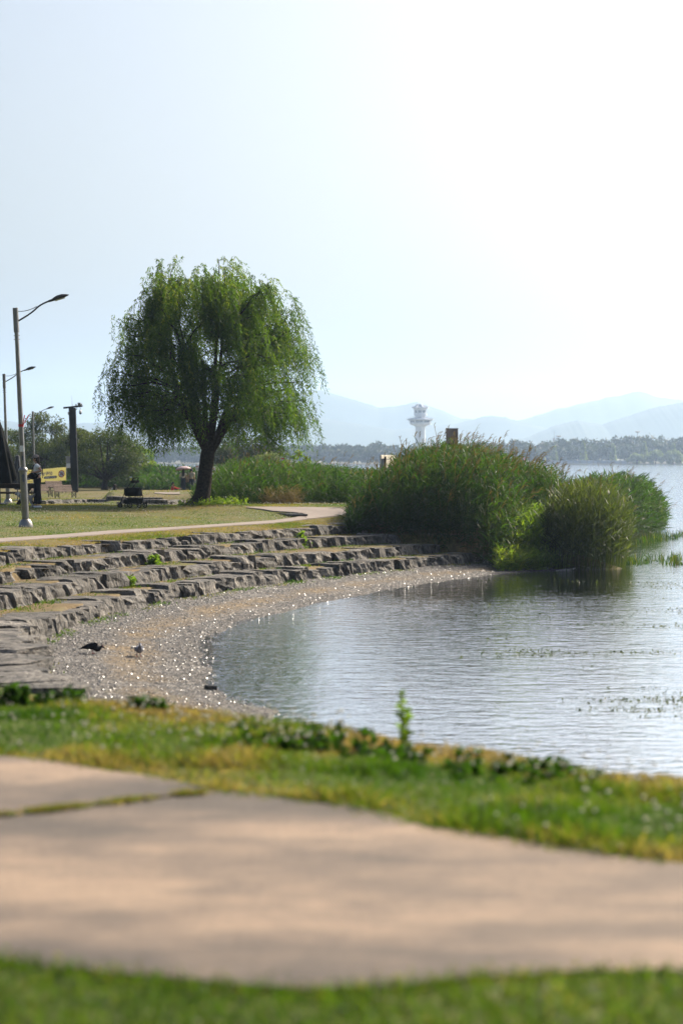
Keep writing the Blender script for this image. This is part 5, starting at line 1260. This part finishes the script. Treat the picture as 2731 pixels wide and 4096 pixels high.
for j in range(7):
    t = j / 6
    for k in range(n):
        a = 6.2832 * k / n; sc_ = 1 - 0.045 * t * (1 - abs(math.cos(4 * a))); rr = 0.60 * math.sin(t * 1.35) / math.sin(1.35) * sc_ + 0.005
        V.append((rr * math.cos(a), rr * math.sin(a), 0.62 - 0.23 * (1 - math.cos(t * 1.35)) / (1 - math.cos(1.35))))
i = np.arange(7 * n).reshape(7, n); j2 = np.roll(i, -1, 1)
np_mesh('canopy', V, np.stack([i[:-1], j2[:-1], j2[1:], i[1:]], -1).reshape(-1, 4), plain('pink_cloth', (0.42, 0.30, 0.31), 0.7, 0, 0.1, 6, 0.1), um, None, False)
MB().tube([(0, 0, -0.1), (0, 0, 0.68)], 0.008, 6).build('shaft', DARKM, um)
rb = MB()
for k in range(8):
    a = k * 0.7854; rb.tube([(0, 0, 0.60), (0.34 * math.cos(a), 0.34 * math.sin(a), 0.535), (0.58 * math.cos(a), 0.58 * math.sin(a), 0.40)], 0.005, 4)
rb.build('ribs', DARKM, um)
def seated(**kw):
    g = dict(pelvis=(0, 0, .12), waist=(-.01, 0, .28), chest=(.0, 0, .45), neck=(.02, 0, .60), jaw=(.04, 0, .65), head=(.04, 0, .73), crown=(.03, 0, .79), stand=False,
             shl=(0, .165, .54), ell=(.08, .24, .30), wrl=(.28, .20, .28), shr=(0, -.165, .54), elr=(.08, -.24, .30), wrr=(.28, -.20, .28),
             hpl=(.05, .09, .11), knl=(.36, .16, .36), anl=(.50, .12, .06), tol=(.64, .12, .03), hpr=(.05, -.09, .11), knr=(.36, -.16, .36), anr=(.50, -.12, .06), tor=(.64, -.12, .03))
    g.update(kw); return g
s1 = gpt(690, 138); s1[2] += 0.02
person('person in a red shirt and black cap seated on the grass reaching out', s1, R(20), seated(ell=(.26, .20, .42), wrl=(.48, .12, .42), elr=(.26, -.22, .40), wrr=(.50, -.18, .42), hdl=(1, 0, 0), hdr=(1, 0, 0)), REDC, NAVY, HAIR, 'short', 0.98, hat=BLACKF, longsleeve=True)
s2 = gpt(459, 118); s2[2] += -0.02
person('person in a white shirt with dark hair seated on the far grass', s2, R(80), seated(), WHITEC, NAVY, HAIR, 'long', 0.82, longsleeve=True)

# ---- pigeons
def pigeon(px, py, rz, label, mat, head, sc=1.0, pose=0.0):
    p = onground(px, py, -1.4); r = empty('pigeon', p, rz); r.scale = (sc,) * 3; tag(r, label, 'pigeon', 'pigeons on the beach')
    rings = [(-0.21, .085, .012, .006), (-0.17, .09, .03, .010), (-0.12, .10, .04, .022), (-0.07, .115, .055, .045), (0.0, .125, .065, .06), (0.06, .13, .058, .058), (0.10, .15, .04, .045), (0.125, .18, .028, .032), (0.135, .205, .024, .026), (0.15, .225, .025, .026), (0.17, .222, .016, .018), (0.185, .215, .007, .007), (0.20, .21, .003, .003)]
    if pose: rings = [(x, z - pose * max(0, x) * 0.9, a, b) for x, z, a, b in rings]
    MB().loft([((x, 0, z), (0, wy, 0), (0, 0, hz)) for x, z, wy, hz in rings], 14).build('body', mat, r, True)
    for s in (-1, 1):
        MB().loft([((0.07, s * .055, .14), (0.01, 0, 0), (0, 0, .02)), ((0.02, s * .067, .135), (0, s * .008, 0), (0, 0, .045)), ((-.08, s * .055, .12), (0, s * .008, 0), (0, 0, .035)), ((-.17, s * .02, .10), (0, s * .005, 0), (0, 0, .008))], 8).build('wing', mat, r, True)
        lg = MB().tube([(0.0, s * .025, .08), (-.005, s * .028, .04), (0.0, s * .03, .005)], 0.006, 6)
        for a in (-.5, 0, .5, 3.14): lg.tube([(0.0, s * .03, .006), (.03 * math.cos(a), s * .03 + .03 * math.sin(a), .004)], 0.004, 5)
        lg.build('leg', plain('pigeon_leg', (0.30, 0.08, 0.07), 0.6), r)
        MB().lathe([(0.002, .004), (0.005, 0), (0.002, -.004)], (0.155, s * .024, .228 - pose * 0.14), 6).build('eye', REDP, r)
pigeon(372, 2616, R(4), 'dark pigeon feeding with its head down on the gravel', plain('dark_feathers', (0.016, 0.017, 0.022), 0.6, 0, 0.4, 30, 0.3), None, 1.0, 0.75)
pigeon(556, 2628, R(-75), 'grey pigeon walking on the gravel toward the water', plain('grey_feathers', (0.16, 0.17, 0.21), 0.6, 0, 0.4, 25, 0.3), None, 0.95, 0.1)

# ---- loose things on beach and water
def lump(name, px, py, z, size, mat, label, cat):
    p = onground(px, py, z) if z is not None else atz(px, py, ZW)
    o = bpy.data.objects.new(name, ROCKS[3].copy()); link(o); o.data.materials.clear(); o.data.materials.append(mat)
    o.location = (p[0], p[1], p[2] + size[2] * 0.25); o.scale = size; o.rotation_euler = (0.1, 0.1, 0.6); tag(o, label, cat); return o
lump('rock', 842, 2760, -1.5, (0.14, 0.10, 0.09), plain('wet_rock', (0.02, 0.02, 0.022), 0.5), 'small black wet rock at the water edge of the beach', 'rock')
lump('pale_stone', 542, 2594, -1.4, (0.12, 0.08, 0.05), plain('pale_stone', (0.6, 0.57, 0.52), 0.8), 'pale flat stone on the gravel near the grey pigeon', 'stone')
dw_ = atz(2262, 2282, ZW); dr_o = empty('driftwood', (dw_[0], dw_[1], ZW)); tag(dr_o, 'pale broken driftwood floating before the dark reed clump', 'driftwood')
MB().loft([((-.28, 0, -.005), (0, .02, 0), (0, 0, .012)), ((-.1, 0, .01), (0, .05, 0), (0, 0, .025)), ((.12, .02, .02), (0, .045, 0), (0, 0, .03)), ((.27, .04, .06), (0, .012, 0), (0, 0, .02))], 8).build('wood', plain('bleached_wood', (0.40, 0.37, 0.34), 0.8, 0, 0.3, 9, 0.5), dr_o)

# ---- drain grating beside the path junction
dg_ = onground(1168, 2061, -0.1); dn = empty('drain_grating', dg_); tag(dn, 'dark metal drain grating curving along the path junction', 'drain')
pts = [onground(a, b, -0.1) for a, b in [(1118, 2051), (1135, 2053), (1152, 2056), (1170, 2060), (1186, 2065), (1200, 2070)]]
for a, b in zip(pts[:-1], pts[1:]):
    a, b = Vector(a) - Vector(dg_), Vector(b) - Vector(dg_); a.z = b.z = 0.03
    g = MB(); d = (b - a); sdv = Vector((-d.y, d.x, 0)).normalized()
    g.bar(a + sdv * .22, b + sdv * .22, 0.04, 0.05).bar(a - sdv * .22, b - sdv * .22, 0.04, 0.05)
    for k in range(6):
        c = a + d * (k + 0.5) / 6; g.bar(c - sdv * .21, c + sdv * .21, 0.05, 0.04)
    g.build('grate', DARKM, dn)

# ---- signs
def board_sign():
    d = 66.0; a = atd(1522, 1820, d); b = atd(1580, 1820, d); g = tz(a[0], d); r = empty('board_sign', (a[0], d, g), R(60)); tag(r, 'beige notice board on dark posts at the edge of the reeds', 'sign')
    w_ = (b[0] - a[0]) * 2.0; h = a[2] - g
    MB().box((w_ / 2, 0, h - 0.32), (w_, 0.05, 0.64)).build('board', BEIGEP, r, bevel=0.008)
    MB().box((w_ / 2, -0.01, h - 0.135), (w_, 0.05, 0.012)).build('seam', GREYP, r)
    MB().box((0.05, -0.06, h / 2 - 0.1), (0.07, 0.07, h - 0.05)).build('post', GREYP, r); MB().box((0.13, -0.10, h / 2 - 0.05), (0.05, 0.05, h - 0.0)).build('post', BLACKP, r); MB().box((0.09, -0.08, h - 0.14), (0.14, 0.05, 0.05)).build('bracket', BLACKP, r)
board_sign()
d = 64.0; a = atd(1783, 1715, d); b = atd(1831, 1715, d); g = tz((a[0] + b[0]) / 2, d); r = empty('sign_pillar', ((a[0] + b[0]) / 2, d, g)); tag(r, 'plain brown upright sign pillar rising behind the reed mass', 'sign')
h = a[2] - g; MB().box((0, 0, h / 2), (b[0] - a[0], 0.10, h)).build('panel', RUST, r, bevel=0.01); MB().box((0, 0, h + 0.008), (b[0] - a[0] + 0.02, 0.12, 0.016)).build('top_cap', GREYP, r)
def small_sign(px0, px1, y0, y1, d, label, marks, hang=True):
    a = atd(px0, y0, d); b = atd(px1, y1, d); cx = (a[0] + b[0]) / 2; g = tz(cx, d); r = empty('sign_post', (cx, d, g)); tag(r, label, 'sign')
    MB().box((0, 0, (a[2] + b[2]) / 2 - g), (b[0] - a[0], 0.03, a[2] - b[2])).build('panel', WHITEP, r)
    MB().tube([(0, 0.05, -0.1), (0, 0.05, a[2] - g - 0.03)], 0.03, 8).build('post', STEEL, r)
    W = b[0] - a[0]; Hh = a[2] - b[2]
    for k in range(marks):
        MB().box((0.02 * (k % 2) - 0.01, -0.019, b[2] - g + Hh * (0.9 - 0.8 * (k + 0.5) / marks)), (W * (0.75 if k % 3 else 0.6), 0.006, Hh * 0.28 / marks)).build('print', REDP if k % 2 == 0 else GREYPR, r)
small_sign(783, 797, 1860, 1883, 138, 'small white notice left of the willow trunk', 2)
small_sign(848, 863, 1865, 1930, 126, 'tall narrow white notice with red print right of the trunk', 7)
small_sign(1120, 1143, 1826, 1843, 105, 'small white notice above the tall grass bank', 1)

# ---- foreground weeds on the bank
def weed(px, py, H, label, nst, mat='reed_leaf', spread=0.05, ll=0.07, lw=0.03):
    p = onground(px, py, -0.1); P2 = np.array([p[:2]]) + rng.normal(size=(nst, 2)) * spread
    lv, st, _ = reed_parts(P2, H * (0.55 + 0.45 * rng.random(nst)), terr(P2[:, 0], P2[:, 1]), nleaf=16, leafL=ll, leafW=lw, droop=0.5, lean=0.06, wind=(0.05, 0), low=0.08, tone=np.full(nst, 0.45))
    r = empty('weed', p); tag(r, label, 'weed'); 
    a = leafobj('leaves', lv, mat, r); a.location = -np.array(p); b = leafobj('stems', st, 'bush_leaf', r); b.location = -np.array(p); tag(a, kind='stuff'); tag(b, kind='stuff')
weed(1612, 3000, 0.42, 'single tall leafy weed standing on the bank against the water', 4, 'lush_leaf', 0.02)
weed(2474, 3085, 0.14, 'short leafy weed on the dry crest of the bank', 5, spread=0.03, ll=0.05, lw=0.02)
weed(585, 2830, 0.13, 'dark green tuft on the bank before the gravel beach', 16, spread=0.10, ll=0.08)
weed(190, 2820, 0.16, 'leafy green tuft on the bank below the flat stones', 22, spread=0.12, ll=0.08); weed(40, 2820, 0.20, 'tallest leafy tuft on the bank below the flat stones', 18, spread=0.10, ll=0.08)
weed(1180, 2985, 0.13, 'wide dark weed patch on the bank beside the single tall weed', 60, spread=0.22, ll=0.08)
weed(1960, 3090, 0.10, 'low dark green weed patch behind the dry crest grass', 60, spread=0.24, ll=0.07)
weed(1560, 3035, 0.10, 'dark weed patch around the foot of the tall weed', 40, spread=0.14, ll=0.07)
# plants between the stones
for px, py, lab in [(505, 2345, 'leafy dock plant growing on the third tread'), (608, 2262, 'small leafy weed at the foot of the second stone row'), (1205, 2192, 'bright grass tuft between the second and third stone rows')]:
    weed(px, py, 0.30, lab, 14, 'lush_leaf', 0.08, 0.16, 0.05)

# ---- observation tower across the lake
def tower():
    d = 1400.0; s = d / F; cx = 1680.0
    zz = lambda y: EYE + (HOR - (1590 + y / 9.8)) * s
    u = s / 9.8; x = (cx - 1365.5) * s; g = 0.3
    r = empty('observation_tower', (x, d, g), R(14)); tag(r, 'white pagoda roofed observation tower across the lake', 'tower')
    Z = lambda y: zz(y) - g
    ROOF = plain('blue_grey_roof', (0.22, 0.25, 0.33), 0.6, 0, 0.1, 0.5, 0)
    def oct(prof, name, mat, par=r): return MB().lathe([(a * u * 1.04, Z(y)) for a, y in prof], n=8).build(name, mat, par)
    MB().lathe([(205 * u, -0.5), (200 * u, Z(1130))], n=8).build('shaft', WHITEP, r)
    oct([(205, 1140), (250, 1120), (250, 1105), (310, 1095), (310, 1080), (370, 1072), (370, 1058), (425, 1050), (425, 1030), (405, 1025)], 'corbel', WHITEP)
    oct([(400, 1030), (408, 985)], 'parapet', WHITEP)
    deck = oct([(395, 990), (412, 895)], 'deck_wall', GLASSD)
    ro = oct([(430, 895), (525, 872), (525, 855), (430, 835), (330, 815), (250, 800), (205, 775)], 'lower_roof', ROOF)
    oct([(430, 900), (528, 880), (528, 862), (440, 850)], 'eave', WHITEP, ro)
    oct([(205, 800), (205, 690)], 'neck', WHITEP); oct([(215, 705), (258, 690), (262, 640), (215, 635)], 'gallery', WHITEP)
    oct([(205, 640), (212, 595)], 'cabin_sill', WHITEP); oct([(212, 600), (228, 505)], 'cabin_glass', GLASSD); oct([(230, 508), (255, 430)], 'cabin_wall', WHITEP)
    r2 = oct([(260, 435), (325, 415), (325, 395), (240, 365), (170, 320), (130, 280), (110, 265)], 'upper_roof', ROOF); oct([(262, 440), (328, 422), (328, 402), (270, 400)], 'eave', WHITEP, r2)
    for k in range(8):
        a = (k + 0.0) * math.pi / 4; c_, s_ = math.cos(a), math.sin(a)
        MB().bar((c_ * 400 * u * 1.04, s_ * 400 * u * 1.04, Z(992)), (c_ * 414 * u * 1.05, s_ * 414 * u * 1.05, Z(893)), 0.55, 0.55).build('mullion', WHITEP, deck)
        MB().bar((c_ * 212 * u * 1.05, s_ * 212 * u * 1.05, Z(600)), (c_ * 230 * u * 1.05, s_ * 230 * u * 1.05, Z(503)), 0.8, 0.8).build('corner_post', WHITEP, r)
        MB().tube([(c_ * 110 * u, s_ * 110 * u, Z(262)), (c_ * 170 * u * 1.05, s_ * 170 * u * 1.05, Z(317)), (c_ * 325 * u * 1.05, s_ * 325 * u * 1.05, Z(395))], 0.25, 5).build('roof_ridge', WHITEP, r2)
        MB().tube([(c_ * 205 * u, s_ * 205 * u, Z(775)), (c_ * 330 * u * 1.05, s_ * 330 * u * 1.05, Z(812)), (c_ * 525 * u * 1.05, s_ * 525 * u * 1.05, Z(853))], 0.25, 5).build('roof_ridge', WHITEP, ro)
    MB().tube([(0, 0, Z(300)), (0, 0, Z(250))], 0.15, 5).build('finial', WHITEP, r2)
tower()
# ---- masts, flags and low wall on the far shore
def mast(px, ytop, d, kind, label):
    p = gpt(px, d); h = EYE + (HOR - ytop) / F * d - p[2]; r = empty('light_mast', p); tag(r, label, 'mast')
    MB().tube([(0, 0, -0.5), (0, 0, h)], [0.35, 0.18], 8).build('pole', GREYP, r)
    if kind == 'flood':
        MB().lathe([(0.4, h - 0.5), (1.5, h - 0.1), (1.5, h + 0.2), (0.4, h + 0.4)], n=10).build('lamp_ring', GREYP, r)
    else:
        f = MB()
        for k in range(3): a = k * 2.09; f.box((1.0 * math.cos(a), 1.0 * math.sin(a), h - 2.0), (0.4, 0.4, 2.0)).bar((0, 0, h - 2), (1.0 * math.cos(a), 1.0 * math.sin(a), h - 2), 0.12, 0.12)
        f.build('antenna_panels', GREYP, r); MB().tube([(0, 0, h), (0, 0, h + 2.5)], 0.07, 5).build('whip', GREYP, r)
mast(2215, 1745, 1090, 'comm', 'communications mast rising above the far wood'); mast(2233, 1745, 1100, 'flood', 'floodlight mast beside the communications mast'); mast(2547, 1727, 1095, 'flood', 'floodlight mast standing alone above the far wood')
def flag(px, d, col, label):
    p = gpt(px, d); r = empty('feather_flag', p); tag(r, label, 'flag', 'feather flags on the far shore')
    MB().tube([(0, 0, 0), (0, 0, 3.2)], 0.05, 6).build('pole', GREYP, r)
    plate(MB(), [(0.0, 0.9), (0.7, 1.1), (0.85, 2.2), (0.7, 2.9), (0.3, 3.2), (0.0, 3.2)], 0, 0.05).build('cloth', plain(col[0], col[1], 0.8), r)
flag(2092, 994, ('flag_red', (0.75, 0.10, 0.08)), 'red feather flag on the far shore'); flag(2160, 994, ('flag_green', (0.35, 0.55, 0.25)), 'green feather flag on the far shore'); flag(2176, 994, ('flag_yellow', (0.75, 0.60, 0.08)), 'yellow feather flag on the far shore')
fw_ = gpt(2330, 1000); r = empty('shore_wall', fw_); tag(r, 'low pale wall along the far shore behind the flags', 'wall'); MB().box((0, 0, 0.7), (46, 0.5, 1.6)).build('wall', plain('pale_blue_wall', (0.32, 0.36, 0.45), 0.8, 0, 0.1, 0.5, 0), r)
for k in range(14): MB().box((-22 + 3.4 * k, -0.3, 0.8), (0.4, 0.3, 1.9)).build('pier', GREYP, r)


# ------------------------------------------------------------------ haze
def haze():
    mb = MB().box((0, 5400, 198), (15000, 11600, 406))
    m = bpy.data.materials.new('haze_air'); m.use_nodes = True; n = m.node_tree.nodes; l = m.node_tree.links
    n.remove(n['Principled BSDF'])
    v = n.new('ShaderNodeVolumePrincipled'); v.inputs['Color'].default_value = (0.54, 0.73, 1.0, 1); v.inputs['Density'].default_value = 0.00017
    v.inputs['Anisotropy'].default_value = 0.5
    l.new(v.outputs[0], n['Material Output'].inputs['Volume'])
    o = mb.build('haze', m); tag(o, kind='stuff'); tag(o, 'thin pale summer haze over the lake', 'haze')
haze()
